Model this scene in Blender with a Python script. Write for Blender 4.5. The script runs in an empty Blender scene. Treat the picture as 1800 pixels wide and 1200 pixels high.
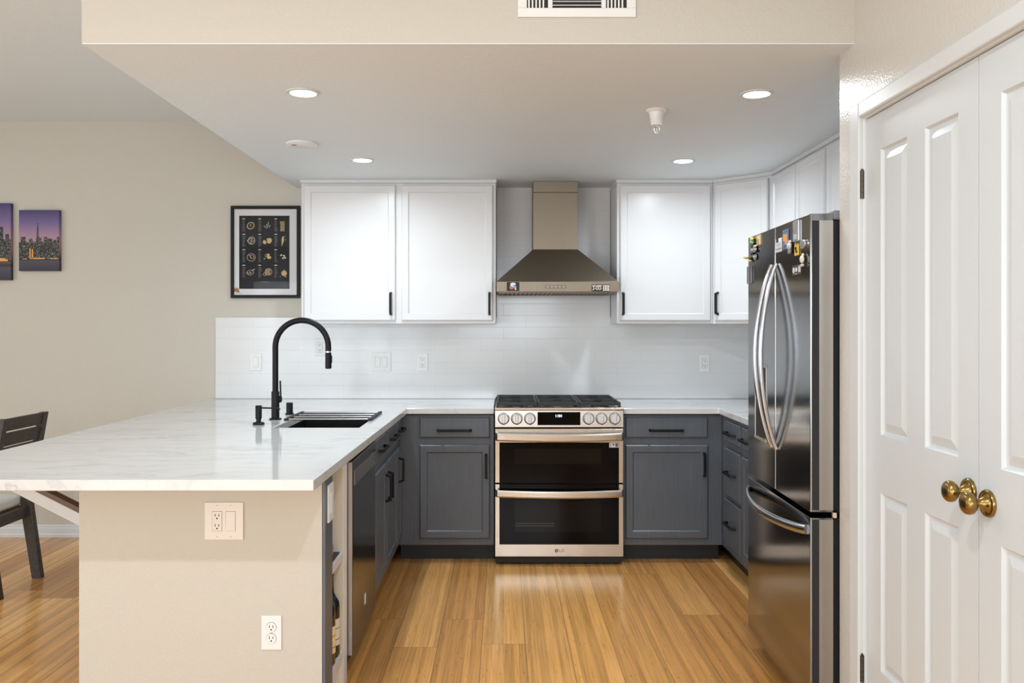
import bpy, bmesh, math, random
from mathutils import Vector, Matrix
random.seed(7)
C = bpy.context.scene.collection
PI = math.pi
scn = bpy.context.scene

# ------------------------------------------------------------------ camera
F, CX, CY, HC = 1500.0, 885.0, 574.0, 1.407
cam_d = bpy.data.cameras.new('camera'); cam = bpy.data.objects.new('camera', cam_d); C.objects.link(cam)
cam_d.sensor_width = 36.0; cam_d.lens = F / 1800.0 * 36.0
cam_d.shift_x = (900 - CX) / 1800.0; cam_d.shift_y = (CY - 600) / 1800.0
cam_d.clip_start = 0.05
cam.location = (0, 0, HC); cam.rotation_euler = (PI / 2, 0, 0)
scn.camera = cam

# ------------------------------------------------------------------ world, light, exposure
w = bpy.data.worlds.new('world'); scn.world = w; w.use_nodes = True
w.node_tree.nodes['Background'].inputs[0].default_value = (0.86, 0.93, 1.0, 1)
w.node_tree.nodes['Background'].inputs[1].default_value = 1.0
scn.view_settings.view_transform = 'Standard'; scn.view_settings.look = 'None'
scn.view_settings.gamma = 1.0; scn.view_settings.use_curve_mapping = False
scn.view_settings.exposure = 0.33
scn.cycles.use_denoising = True
scn.cycles.caustics_reflective = False; scn.cycles.caustics_refractive = False
scn.cycles.sample_clamp_indirect = 6.0

def area(name, loc, rot, sx, sy, power, col=(1, 1, 1), shape='RECTANGLE', spread=PI):
    l = bpy.data.lights.new(name, 'AREA'); l.shape = shape; l.size = sx; l.size_y = sy
    l.energy = power; l.color = col; l.spread = spread
    o = bpy.data.objects.new(name, l); C.objects.link(o); o.location = loc; o.rotation_euler = rot
    return o
# fill lamps added at unseen, assumed rear and side openings; daylight at table window
area('fill_slider', (-2.9, -3.12, 1.12), (PI / 2, 0, 0), 2.7, 2.1, 72, (0.86, 0.935, 1.0))
area('fill_rear', (0.1, -3.12, 1.75), (PI / 2, 0, 0), 1.5, 1.0, 45, (0.86, 0.935, 1.0))
area('fill_side', (-5.05, -.6, 1.5), (0, -PI / 2, 0), 1.6, 2.6, 50, (0.78, 0.90, 1.0))  # added side fill, placed to light the pantry doors head-on
area('daylight_table', (-5.05, 3.5, 1.5), (0, -PI / 2, 0), 1.6, 1.8, 16, (0.84, 0.92, 1.0))
# recessed lamps in the high ceiling of the living side, behind and above the camera
for lx in (-1.35, .15):
    area('living_downlight', (lx, .9, 2.765), (0, 0, 0), .10, .10, 18, (.86, .94, 1), 'DISK')

# ------------------------------------------------------------------ mesh helpers
def new(): return bmesh.new()

def bx(bm, x0, x1, y0, y1, z0, z1):
    if x0 > x1: x0, x1 = x1, x0
    if y0 > y1: y0, y1 = y1, y0
    if z0 > z1: z0, z1 = z1, z0
    v = [bm.verts.new(p) for p in ((x0, y0, z0), (x1, y0, z0), (x1, y1, z0), (x0, y1, z0),
                                   (x0, y0, z1), (x1, y0, z1), (x1, y1, z1), (x0, y1, z1))]
    for f in ((3, 2, 1, 0), (4, 5, 6, 7), (0, 1, 5, 4), (1, 2, 6, 5), (2, 3, 7, 6), (3, 0, 4, 7)):
        bm.faces.new([v[i] for i in f])
    return v

def hexa(bm, lo, hi):
    """lo, hi: four points each, same order"""
    v = [bm.verts.new(p) for p in list(lo) + list(hi)]
    n = len(lo)
    bm.faces.new(v[:n][::-1]); bm.faces.new(v[n:])
    for i in range(n):
        j = (i + 1) % n
        bm.faces.new((v[i], v[j], v[n + j], v[n + i]))

def prism(bm, pts, fn, d0, d1):
    """extrude a 2D outline; fn(u, v, d) -> 3D point"""
    hexa(bm, [fn(u, v, d0) for u, v in pts], [fn(u, v, d1) for u, v in pts])

def lathe(bm, prof, n=24, center=(0, 0, 0), axis='Z', closed=False):
    rings = []
    cx, cy, cz = center
    def P(r, h, a):
        c, s = math.cos(a) * r, math.sin(a) * r
        if axis == 'Z': return (cx + c, cy + s, cz + h)
        if axis == 'Y': return (cx + c, cy + h, cz + s)
        return (cx + h, cy + c, cz + s)
    for r, h in prof:
        if r < 1e-6: rings.append([bm.verts.new(P(0, h, 0))])
        else: rings.append([bm.verts.new(P(r, h, 2 * PI * k / n)) for k in range(n)])
    for a, b in zip(rings, rings[1:] + (rings[:1] if closed else [])):
        for k in range(n):
            j = (k + 1) % n
            if len(a) == 1 and len(b) > 1: bm.faces.new((a[0], b[j], b[k]))
            elif len(b) == 1 and len(a) > 1: bm.faces.new((a[k], a[j], b[0]))
            elif len(a) > 1 and len(b) > 1: bm.faces.new((a[k], a[j], b[j], b[k]))
    for r in (() if closed else (rings[0], rings[-1])):
        if len(r) > 1: bm.faces.new(r)

def sweep(bm, pts, rw, rh, up=(0, 0, 1), n=12, square=False):
    """sweep an ellipse (or rounded rectangle) along pts; rw across, rh along up"""
    pts = [Vector(p) for p in pts]; up = Vector(up)
    rings = []
    for i, p in enumerate(pts):
        t = (pts[min(i + 1, len(pts) - 1)] - pts[max(i - 1, 0)]).normalized()
        s = t.cross(up)
        if s.length < 1e-5: s = t.cross(Vector((1, 0, 0)))
        s.normalize(); u = s.cross(t).normalized()
        k = rw[i] if isinstance(rw, (list, tuple)) else rw
        h = rh[i] if isinstance(rh, (list, tuple)) else rh
        ring = []
        if square:
            q = [(1, .6), (.6, 1), (-.6, 1), (-1, .6), (-1, -.6), (-.6, -1), (.6, -1), (1, -.6)]
        else:
            q = [(math.cos(2 * PI * a / n), math.sin(2 * PI * a / n)) for a in range(n)]
        for a, b in q: ring.append(bm.verts.new(p + s * a * k + u * b * h))
        rings.append(ring)
    m = len(rings[0])
    for a, b in zip(rings, rings[1:]):
        for k in range(m):
            j = (k + 1) % m
            bm.faces.new((a[k], a[j], b[j], b[k]))
    bm.faces.new(rings[0][::-1]); bm.faces.new(rings[-1])

def gridsolid(bm, xs, ys, keep, z0, z1):
    """rectilinear slab built from the cells keep(i, j) accepts"""
    vs = {}
    def V(i, j):
        if (i, j) not in vs: vs[(i, j)] = bm.verts.new((xs[i], ys[j], z1))
        return vs[(i, j)]
    fs = []
    for i in range(len(xs) - 1):
        for j in range(len(ys) - 1):
            if keep((xs[i] + xs[i + 1]) / 2, (ys[j] + ys[j + 1]) / 2):
                fs.append(bm.faces.new((V(i, j), V(i + 1, j), V(i + 1, j + 1), V(i, j + 1))))
    r = bmesh.ops.extrude_face_region(bm, geom=fs)
    ev = [g for g in r['geom'] if isinstance(g, bmesh.types.BMVert)]
    for v in ev: v.co.z = z0
    bmesh.ops.recalc_face_normals(bm, faces=bm.faces[:])

def world_matrix(p):
    m = Matrix()
    while p:
        m = (Matrix.Translation(p.location) @ p.rotation_euler.to_matrix().to_4x4()) @ m
        p = p.parent
    return m

def obj(name, bm, mat, parent=None, bevel=0.0, smooth=False, world=True, seg=2):
    if parent and world: bm.transform(world_matrix(parent).inverted())
    bmesh.ops.recalc_face_normals(bm, faces=bm.faces[:])
    me = bpy.data.meshes.new(name); bm.to_mesh(me); bm.free()
    o = bpy.data.objects.new(name, me); C.objects.link(o)
    if mat: me.materials.append(mat)
    if parent: o.parent = parent
    if smooth:
        for p in me.polygons: p.use_smooth = True
        es = me.edges
        try: me.set_sharp_from_angle(angle=math.radians(40))
        except Exception: pass
    if bevel:
        b = o.modifiers.new('bevel', 'BEVEL'); b.width = bevel; b.segments = seg
        b.limit_method = 'ANGLE'; b.angle_limit = math.radians(35); b.harden_normals = False
    return o

def thing(name, label, cat, loc=(0, 0, 0), rotz=0, group=None):
    o = bpy.data.objects.new(name, None); C.objects.link(o); o.empty_display_size = .05
    o.location = loc; o.rotation_euler = (0, 0, rotz)
    return tag(o, label, cat, group)

def tag(o, label, cat, group=None):
    o['label'] = label; o['category'] = cat
    if group: o['group'] = group
    return o

def struct(name, bm, mat, bevel=0.0, parent=None, smooth=False):
    o = obj(name, bm, mat, parent, bevel, smooth)
    if not parent: o['kind'] = 'structure'
    return o

def copy_tree(o, parent=None):
    c = o.copy(); C.objects.link(c)
    if parent: c.parent = parent
    for ch in list(o.children): copy_tree(ch, c)
    return c

def box1(name, mat, x0, x1, y0, y1, z0, z1, parent=None, bevel=0.0, world=True):
    bm = new(); bx(bm, x0, x1, y0, y1, z0, z1)
    return obj(name, bm, mat, parent, bevel, world=world)

def text_bm(s, size, extrude=0.0004):
    cu = bpy.data.curves.new('t', 'FONT'); cu.body = s; cu.size = size; cu.extrude = extrude
    cu.align_x = 'CENTER'; cu.align_y = 'CENTER'
    o = bpy.data.objects.new('t', cu); C.objects.link(o)
    me = o.to_mesh(); bm = new(); bm.from_mesh(me); o.to_mesh_clear()
    bpy.data.objects.remove(o); bpy.data.curves.remove(cu)
    return bm
def text_front(s, size, x, y, z):
    """lettering that faces -Y"""
    bm = text_bm(s, size)
    bm.transform(Matrix.Translation((x, y, z)) @ Matrix.Rotation(PI / 2, 4, 'X'))
    return bm

def at(px, py, D):
    """photo pixel at depth D -> X, Z"""
    return (px - CX) * D / F, HC - (py - CY) * D / F

# ------------------------------------------------------------------ materials
def mat(name, col, rough=.5, metal=0.0, spec=.5, coat=0.0, emit=None, estr=0.0, trans=0.0, alpha=1.0):
    m = bpy.data.materials.new(name); m.use_nodes = True
    b = m.node_tree.nodes['Principled BSDF']
    b.inputs['Base Color'].default_value = (*col, 1); b.inputs['Roughness'].default_value = rough
    b.inputs['Metallic'].default_value = metal; b.inputs['Specular IOR Level'].default_value = spec
    b.inputs['Coat Weight'].default_value = coat; b.inputs['Coat Roughness'].default_value = .06
    b.inputs['Transmission Weight'].default_value = trans; b.inputs['Alpha'].default_value = alpha
    if emit:
        b.inputs['Emission Color'].default_value = (*emit, 1); b.inputs['Emission Strength'].default_value = estr
    return m
class NT:
    def __init__(s, m): s.t = m.node_tree; s.b = s.t.nodes['Principled BSDF']
    def n(s, typ, **kw):
        x = s.t.nodes.new(typ)
        for k, v in kw.items():
            if k in x.inputs: x.inputs[k].default_value = v
            else: setattr(x, k, v)
        return x
    def l(s, a, b): s.t.links.new(a, b)
    def coord(s, scale=(1, 1, 1), which='Object', loc=(0, 0, 0)):
        c = s.n('ShaderNodeTexCoord'); m = s.n('ShaderNodeMapping')
        m.inputs['Scale'].default_value = scale; m.inputs['Location'].default_value = loc
        s.l(c.outputs[which], m.inputs[0]); return m.outputs[0]
    def bump(s, h, strength, dist):
        b = s.n('ShaderNodeBump'); b.inputs['Strength'].default_value = strength; b.inputs['Distance'].default_value = dist
        s.l(h, b.inputs['Height']); s.l(b.outputs[0], s.b.inputs['Normal']); return b
    def ramp(s, f, stops):
        r = s.n('ShaderNodeValToRGB'); e = r.color_ramp.elements
        e[0].position, e[0].color = stops[0][0], (*stops[0][1], 1)
        e[1].position, e[1].color = stops[-1][0], (*stops[-1][1], 1)
        for p, c in stops[1:-1]:
            q = e.new(p); q.color = (*c, 1)
        s.l(f, r.inputs[0]); return r.outputs[0]
    def math(s, op, a, b=None, c=None):
        x = s.n('ShaderNodeMath', operation=op)
        for i, v in enumerate((a, b, c)):
            if v is None: continue
            if isinstance(v, (int, float)): x.inputs[i].default_value = v
            else: s.l(v, x.inputs[i])
        return x.outputs[0]
    def mix(s, f, a, b, blend='MIX'):
        x = s.n('ShaderNodeMix', data_type='RGBA', blend_type=blend)
        for i, v in ((0, f), (6, a), (7, b)):
            if isinstance(v, (int, float)): x.inputs[i].default_value = v
            elif isinstance(v, tuple): x.inputs[i].default_value = (*v, 1)
            else: s.l(v, x.inputs[i])
        return x.outputs[2]

def textured(name, col, rough, scale, strength, dist, spec=.5, detail=3.0, stretch=(1, 1, 1)):
    m = mat(name, col, rough, spec=spec); t = NT(m)
    nz = t.n('ShaderNodeTexNoise', Scale=scale, Detail=detail); t.l(t.coord(stretch), nz.inputs['Vector'])
    t.bump(nz.outputs[0], strength, dist)
    return m

M = {}
M['wall'] = textured('beige orange peel paint', (.57, .54, .472), .55, 90, .35, .004)
M['wall_gloss'] = textured('beige semigloss textured paint', (.62, .59, .545), .26, 110, .45, .004)
M['ceiling'] = textured('white ceiling paint', (.78, .84, .875), .6, 40, .25, .004)
M['trim'] = mat('white trim paint', (.65, .67, .675), .35)
M['door'] = textured('white grained door paint', (.615, .645, .66), .32, 26, .12, .002, stretch=(8, 8, .6))
M['white_cab'] = mat('white cabinet lacquer', (.70, .70, .705), .28)
M['plastic'] = mat('white plastic', (.82, .82, .81), .35)
M['almond'] = mat('almond plastic', (.80, .75, .70), .4)
M['slot'] = mat('dark slot', (.015, .015, .015), .6)
M['black'] = mat('matte black metal', (.008, .008, .009), .4, spec=.2)
M['cast'] = mat('black cast iron', (.02, .02, .021), .55)
M['blackglass'] = mat('black oven glass', (.004, .003, .003), .04, spec=.09)
M['innerglass'] = mat('smoked oven window', (.009, .007, .006), .05, spec=.11)
M['rubber'] = mat('black rubber', (.015, .015, .016), .6)
M['cream'] = mat('cream shelf paint', (.78, .72, .62), .45)
M['brass'] = mat('antique brass', (.30, .20, .065), .26, metal=1.0)
M['bronze'] = mat('dark bronze hinge', (.08, .07, .055), .35, metal=.9)
M['chrome'] = mat('polished steel', (.84, .84, .84), .14, metal=1.0)
M['silver'] = mat('satin silver', (.66, .66, .66), .3, metal=.9)
M['lens'] = mat('lit lens', (1, 1, 1), .4, emit=(1, .98, .95), estr=14)
M['led'] = mat('clock digits', (.1, .1, .1), .4, emit=(.55, .7, 1), estr=3.0)
M['fabric'] = textured('off white seat fabric', (.76, .73, .69), .85, 300, .4, .002)
M['mat_board'] = mat('white mat board', (.78, .77, .80), .5)
M['print_black'] = mat('black print', (.013, .013, .015), .25, spec=.12)
M['gold_ink'] = mat('gold ink', (.62, .43, .16), .4)
M['pale_ink'] = mat('pale ink', (.70, .66, .58), .4)
M['grey_ink'] = mat('grey small print', (.13, .13, .135), .5)
M['white_ink'] = mat('white ink', (.75, .75, .75), .5)
M['bottle'] = mat('dark green bottle glass', (.008, .012, .008), .05, coat=.5)
M['label_yellow'] = mat('yellow paper label', (.80, .66, .34), .6)
M['label_cream'] = mat('cream paper label', (.74, .66, .55), .6)
M['red_ink'] = mat('red ink', (.6, .06, .03), .5)
M['recess_sheen'] = mat('steel recess with painted reflection', (.55, .53, .51), .3, metal=1.0)
M['sink'] = mat('black granite sink', (.004, .004, .004), .45, spec=.25)
M['rod'] = mat('steel rod', (.42, .42, .42), .3, metal=.9)
M['hoodbtn'] = mat('hood button', (.26, .22, .19), .4, metal=1.0)
M['knob'] = mat('bright satin knob', (.70, .70, .70), .3, metal=.55)
M['handle_steel'] = mat('fridge handle steel', (.50, .50, .51), .2, metal=1.0)
M['grey_plate'] = mat('grey plastic pad', (.20, .20, .215), .45)

def m_grey():
    m = mat('charcoal cabinet paint', (.085, .09, .102), .38); t = NT(m)
    nz = t.n('ShaderNodeTexNoise', Scale=6.0, Detail=4.0); t.l(t.coord((14, 14, .8)), nz.inputs['Vector'])
    c = t.ramp(nz.outputs[0], [(.3, (.096, .108, .126)), (.7, (.114, .127, .146))]); t.l(c, t.b.inputs['Base Color'])
    t.bump(nz.outputs[0], .1, .002); return m
M['grey_cab'] = m_grey()
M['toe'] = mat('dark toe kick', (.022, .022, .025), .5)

def brushed(name, col, rough, stretch):
    m = mat(name, col, rough, metal=1.0); t = NT(m)
    nz = t.n('ShaderNodeTexNoise', Scale=5.0, Detail=5.0); t.l(t.coord(stretch), nz.inputs['Vector'])
    r = t.n('ShaderNodeMapRange'); r.inputs[3].default_value = rough * .8; r.inputs[4].default_value = rough * 1.25
    t.l(nz.outputs[0], r.inputs[0]); t.l(r.outputs[0], t.b.inputs['Roughness'])
    t.bump(nz.outputs[0], .02, .001); return m
M['steel'] = brushed('brushed stainless', (.55, .50, .44), .24, (2, 2, 90))
M['steel_hood'] = brushed('brushed hood stainless', (.23, .19, .145), .42, (90, 2, 2))
M['black_steel'] = brushed('black stainless', (.30, .30, .305), .12, (3, 3, 60))
M['dw_steel'] = brushed('dark dishwasher stainless', (.15, .145, .14), .16, (3, 3, 60))
M['side_steel'] = brushed('satin door edge steel', (.55, .52, .48), .3, (60, 3, 3))

def m_wood():
    m = mat('espresso stained wood', (.05, .043, .038), .45); t = NT(m)
    nz = t.n('ShaderNodeTexNoise', Scale=8.0, Detail=6.0); t.l(t.coord((12, 1.2, 12)), nz.inputs['Vector'])
    t.l(t.ramp(nz.outputs[0], [(.3, (.028, .024, .021)), (.7, (.07, .06, .053))]), t.b.inputs['Base Color'])
    t.bump(nz.outputs[0], .2, .002); return m
M['dark_wood'] = m_wood()
M['brown'] = mat('dark brown edge', (.13, .085, .06), .5)

def m_quartz():
    m = mat('white veined quartz', (.8, .8, .8), .09); t = NT(m)
    v = t.coord((1, 1, 1))
    wv = t.n('ShaderNodeTexNoise', Scale=1.6, Detail=4.0); t.l(v, wv.inputs['Vector'])
    mp = t.n('ShaderNodeMapping'); mp.inputs['Scale'].default_value = (1.1, 4.2, 1); mp.inputs['Rotation'].default_value = (0, 0, .35)
    vm = t.n('ShaderNodeVectorMath', operation='ADD'); t.l(v, vm.inputs[0])
    sc = t.n('ShaderNodeVectorMath', operation='SCALE'); sc.inputs[3].default_value = .35
    t.l(wv.outputs['Color'], sc.inputs[0]); t.l(sc.outputs[0], vm.inputs[1]); t.l(vm.outputs[0], mp.inputs[0])
    n2 = t.n('ShaderNodeTexNoise', Scale=1.7, Detail=6.0, Roughness=.62); t.l(mp.outputs[0], n2.inputs['Vector'])
    rid = t.math('ABSOLUTE', t.math('SUBTRACT', n2.outputs[0], .5))
    vein = t.ramp(rid, [(0, (.50, .50, .51)), (.02, (.63, .635, .63)), (.10, (.69, .695, .69))])
    n3 = t.n('ShaderNodeTexNoise', Scale=2.2, Detail=3.0); t.l(v, n3.inputs['Vector'])
    msk = t.ramp(n3.outputs[0], [(.42, (0, 0, 0)), (.62, (1, 1, 1))])
    t.l(t.mix(msk, (.69, .695, .69), vein), t.b.inputs['Base Color']); return m
M['quartz'] = m_quartz()

def m_tile():
    m = mat('white subway tile', (.82, .82, .82), .16); t = NT(m)
    cs = t.n('ShaderNodeTexCoord'); sx = t.n('ShaderNodeSeparateXYZ'); t.l(cs.outputs['Object'], sx.inputs[0])
    cb = t.n('ShaderNodeCombineXYZ'); t.l(sx.outputs[0], cb.inputs[0]); t.l(sx.outputs[2], cb.inputs[1])
    br = t.n('ShaderNodeTexBrick'); br.offset = .5
    br.inputs['Scale'].default_value = 1.0; br.inputs['Brick Width'].default_value = .305; br.inputs['Row Height'].default_value = .078
    br.inputs['Mortar Size'].default_value = .0016; br.inputs['Mortar Smooth'].default_value = .3
    br.inputs['Color1'].default_value = (.75, .75, .75, 1); br.inputs['Color2'].default_value = (.735, .735, .735, 1)
    br.inputs['Mortar'].default_value = (.70, .70, .695, 1)
    t.l(cb.outputs[0], br.inputs['Vector']); t.l(br.outputs['Color'], t.b.inputs['Base Color'])
    nz = t.n('ShaderNodeTexNoise', Scale=9.0); t.l(cs.outputs['Object'], nz.inputs['Vector'])
    h = t.math('ADD', t.math('MULTIPLY', br.outputs['Fac'], -1.0), t.math('MULTIPLY', nz.outputs[0], .6))
    t.bump(h, .35, .0012); return m
M['tile'] = m_tile()

def m_floor():
    m = mat('bamboo planks', (.5, .3, .12), .2); t = NT(m)
    W, L = .1935, 1.83
    cs = t.n('ShaderNodeTexCoord'); s = t.n('ShaderNodeSeparateXYZ'); t.l(cs.outputs['Object'], s.inputs[0])
    X = t.math('ADD', s.outputs[0], .0966 + 20 * W); Y = t.math('ADD', s.outputs[1], 20.0)
    row = t.math('FLOOR', t.math('DIVIDE', X, W))
    wn = t.n('ShaderNodeTexWhiteNoise', noise_dimensions='1D'); t.l(row, wn.inputs['W'])
    yo = t.math('ADD', Y, t.math('MULTIPLY', wn.outputs['Value'], L))
    idx = t.math('FLOOR', t.math('DIVIDE', yo, L))
    fx = t.math('FRACT', t.math('DIVIDE', X, W)); fy = t.math('FRACT', t.math('DIVIDE', yo, L))
    cb = t.n('ShaderNodeCombineXYZ'); t.l(row, cb.inputs[0]); t.l(idx, cb.inputs[1])
    w2 = t.n('ShaderNodeTexWhiteNoise', noise_dimensions='2D'); t.l(cb.outputs[0], w2.inputs['Vector'])
    base = t.ramp(w2.outputs['Value'], [(0, (.56, .262, .078)), (.45, (.72, .37, .118)), (1, (.90, .52, .195))])
    # strips inside each plank, streaks and dark nodes
    strip = t.math('FLOOR', t.math('MULTIPLY', X, 1 / .021))
    c2 = t.n('ShaderNodeCombineXYZ'); t.l(strip, c2.inputs[0]); t.l(idx, c2.inputs[1])
    w3 = t.n('ShaderNodeTexWhiteNoise', noise_dimensions='2D'); t.l(c2.outputs[0], w3.inputs['Vector'])
    sv = t.ramp(w3.outputs['Value'], [(0, (.80, .78, .74)), (1, (1.14, 1.13, 1.10))])
    col = t.mix(1.0, base, sv, 'MULTIPLY')
    off = t.n('ShaderNodeVectorMath', operation='ADD'); t.l(cs.outputs['Object'], off.inputs[0]); t.l(w2.outputs['Color'], off.inputs[1])
    mp = t.n('ShaderNodeMapping'); mp.inputs['Scale'].default_value = (170, 3.0, 1); t.l(off.outputs[0], mp.inputs[0])
    nz = t.n('ShaderNodeTexNoise', Scale=1.0, Detail=4.0, Roughness=.6); t.l(mp.outputs[0], nz.inputs['Vector'])
    st = t.ramp(nz.outputs[0], [(.25, (.66, .60, .52)), (.5, (1, 1, 1)), (.78, (1.2, 1.19, 1.16))])
    col = t.mix(.9, col, st, 'MULTIPLY')
    mp2 = t.n('ShaderNodeMapping'); mp2.inputs['Scale'].default_value = (48, 10, 1); t.l(off.outputs[0], mp2.inputs[0])
    vo = t.n('ShaderNodeTexVoronoi', Scale=1.0); t.l(mp2.outputs[0], vo.inputs['Vector'])
    nd = t.ramp(vo.outputs['Distance'], [(.06, (.55, .50, .45)), (.16, (1, 1, 1))])
    col = t.mix(.75, col, nd, 'MULTIPLY')
    ex = t.math('MINIMUM', fx, t.math('SUBTRACT', 1.0, fx)); ey = t.math('MINIMUM', fy, t.math('SUBTRACT', 1.0, fy))
    gx = t.math('LESS_THAN', ex, .008); gy = t.math('LESS_THAN', ey, .0008)
    g = t.math('MAXIMUM', gx, gy)
    col = t.mix(t.math('MULTIPLY', g, .75), col, (.20, .10, .04)); t.l(col, t.b.inputs['Base Color'])
    t.b.inputs['Roughness'].default_value = .2
    h = t.math('SUBTRACT', t.math('MULTIPLY', nz.outputs[0], .12), g); t.bump(h, .12, .001)
    return m
M['floor'] = m_floor()

# ------------------------------------------------------------------ the room
YB = 5.72           # back wall
ZC, ZH = 2.335, 2.78
XP, YP = 1.152, 2.924   # pantry wall plane and where it ends
XR = 1.945          # kitchen right wall
XL, YR = -5.2, -3.2

bm = new(); bx(bm, XL - .1, XR + .1, YR - .1, YB + .12, -.08, 0); struct('floor', bm, M['floor'])
bm = new(); bx(bm, XL - .1, XR + .1, YB, YB + .12, 0, ZH + .1); struct('wall_back', bm, M['wall'])
bm = new(); bx(bm, XR, XR + .1, YP - .1, YB, 0, ZH + .1); struct('wall_right', bm, M['wall'])
# left wall: dining window opening, plus a nearer one added for fill light
bm = new()
bx(bm, XL - .1, XL, YR - .1, -2.0, 0, ZH + .1); bx(bm, XL - .1, XL, .8, 2.6, 0, ZH + .1); bx(bm, XL - .1, XL, 4.4, YB, 0, ZH + .1); bx(bm, XL - .1, XL, 2.6, 4.4, 0, .7); bx(bm, XL - .1, XL, 2.6, 4.4, 2.3, ZH + .1)
bx(bm, XL - .1, XL, -2.0, .8, 0, .7); bx(bm, XL - .1, XL, -2.0, .8, 2.3, ZH + .1)
struct('wall_left', bm, M['wall'])
# rear wall, unseen; slider and window openings added to let fill light in
bm = new()
bx(bm, XL, -4.3, YR - .1, YR, 0, ZH + .1); bx(bm, -1.5, -.7, YR - .1, YR, 0, ZH + .1); bx(bm, .9, XP + .12, YR - .1, YR, 0, ZH + .1)
bx(bm, -4.3, -1.5, YR - .1, YR, 2.2, ZH + .1); bx(bm, -.7, .9, YR - .1, YR, 0, 1.2); bx(bm, -.7, .9, YR - .1, YR, 2.3, ZH + .1)
struct('wall_rear', bm, M['wall'])
def window(name, x0, x1, z0, z1, y, axis, mull):
    t = .05; bm = new()
    def B(a0, a1, b0, b1):
        if axis == 'X': bx(bm, a0, a1, y - .04, y + .04, b0, b1)
        else: bx(bm, y - .04, y + .04, a0, a1, b0, b1)
    B(x0, x1, z0, z0 + t); B(x0, x1, z1 - t, z1); B(x0, x0 + t, z0 + t, z1 - t); B(x1 - t, x1, z0 + t, z1 - t)
    for k in range(1, mull + 1):
        c = x0 + (x1 - x0) * k / (mull + 1); B(c - t / 2, c + t / 2, z0 + t, z1 - t)
    return struct(name, bm, M['trim'])
window('added_window_1', -4.3, -1.5, 0, 2.2, YR - .05, 'X', 1)  # unseen slider frame, added around the rear fill lamp
window('added_window_2', -.7, .9, 1.2, 2.3, YR - .05, 'X', 1)  # unseen rear window frame, added for its fill lamp
window('added_window_3', -2.0, .8, .7, 2.3, XL - .05, 'Y', 2)  # unseen side window, added where it lights the pantry doors
window('window_4', 2.6, 4.4, .7, 2.3, XL - .05, 'Y', 1)

# high ceiling; the lowered kitchen ceiling and its face
bm = new(); bx(bm, XL - .1, XP + .12, YR - .1, 2.8, ZH, ZH + .1); bx(bm, XL - .1, -1.385, 2.8, YB, ZH, ZH + .1); struct('ceiling', bm, M['ceiling'])
XS = -1.385
bm = new()
bx(bm, XS, XP, 2.802, 2.9, ZC + .003, ZH); bx(bm, XS, XS + .1, 2.9, YB, ZC + .003, ZH)
struct('wall_soffit', bm, M['wall'])
bm = new(); gridsolid(bm, [XS + .001, XP, XR], [2.803, YP, YB], lambda x, y: not (x > XP and y < YP), ZC, ZC + .05)
struct('ceiling_kitchen', bm, M['ceiling'])
# pantry wall with the double door opening
DY0, DY1, DZ = 1.452, 2.722, 2.068
bm = new()
gz = lambda y, z: not (DY0 - .02 < y < DY1 + .02 and z < DZ + .02)
for (y0, y1, z0, z1) in ((YR - .1, DY0 - .02, 0, ZH + .1), (DY1 + .02, YP, 0, ZH + .1), (DY0 - .02, DY1 + .02, DZ + .02, ZH + .1)):
    bx(bm, XP, XP + .11, y0, y1, z0, z1)
bx(bm, XP + .11, XR, YP - .1, YP, 0, ZH + .1)
struct('wall_pantry', bm, M['wall_gloss'])
# casing round the pantry doors
bm = new()
c0 = .018
for (y0, y1, z0, z1) in ((DY1 + .006, 2.798, 0, 2.123), (DY0 - .076, DY0 - .006, 0, 2.123), (DY0 - .006, DY1 + .006, DZ + .006, 2.123)):
    bx(bm, XP - c0, XP - .0005, y0, y1, z0, z1)
for (y0, y1, z0, z1) in ((DY1 + .002, DY1 + .02, 0, DZ + .02), (DY0 - .02, DY0 - .002, 0, DZ + .02), (DY0 - .002, DY1 + .002, DZ + .002, DZ + .02)):
    bx(bm, XP - .004, XP + .1, y0, y1, z0, z1)
struct('trim_1', bm, M['trim'], bevel=.005)

# pantry door leaves (facing -X)
def door_leaf(name, y0, y1):
    bm = new(); x0 = XP + .010; x1 = x0 + .035; z0, z1 = .012, DZ
    wd = y1 - y0; k = wd / .635
    ys = [y0, y0 + .093 * k, y0 + .265 * k, y0 + .370 * k, y0 + .542 * k, y1]; zs = [z0, .345, .895, 1.074, 1.955, z1]
    # stiles and rails
    gridf = [[None] * 6 for _ in range(6)]
    vs = [[bm.verts.new((x0, y, z)) for z in zs] for y in ys]
    for i in range(5):
        for j in range(5):
            if i in (1, 3) and j in (1, 3):
                a, b, c, d = ys[i], ys[i + 1], zs[j], zs[j + 1]
                loops = [[vs[i][j], vs[i + 1][j], vs[i + 1][j + 1], vs[i][j + 1]]]
                for ins, dx in ((.006, .009), (.012, .010), (.038, .002)):
                    loops.append([bm.verts.new((x0 + dx, yy, zz)) for yy, zz in ((a + ins, c + ins), (b - ins, c + ins), (b - ins, d - ins), (a + ins, d - ins))])
                for p, q in zip(loops, loops[1:]):
                    for e in range(4):
                        bm.faces.new((p[e], p[(e + 1) % 4], q[(e + 1) % 4], q[e]))
                bm.faces.new(loops[-1])
            else:
                bm.faces.new((vs[i][j], vs[i + 1][j], vs[i + 1][j + 1], vs[i][j + 1]))
    # edges and back
    ring = [vs[i][0] for i in range(6)] + [vs[5][j] for j in range(1, 6)] + [vs[i][5] for i in range(4, -1, -1)] + [vs[0][j] for j in range(4, 0, -1)]
    back = [bm.verts.new((x1, v.co.y, v.co.z)) for v in ring]
    n = len(ring)
    for e in range(n): bm.faces.new((ring[e], ring[(e + 1) % n], back[(e + 1) % n], back[e]))
    bm.faces.new(back)
    return struct(name, bm, M['door'])
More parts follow.
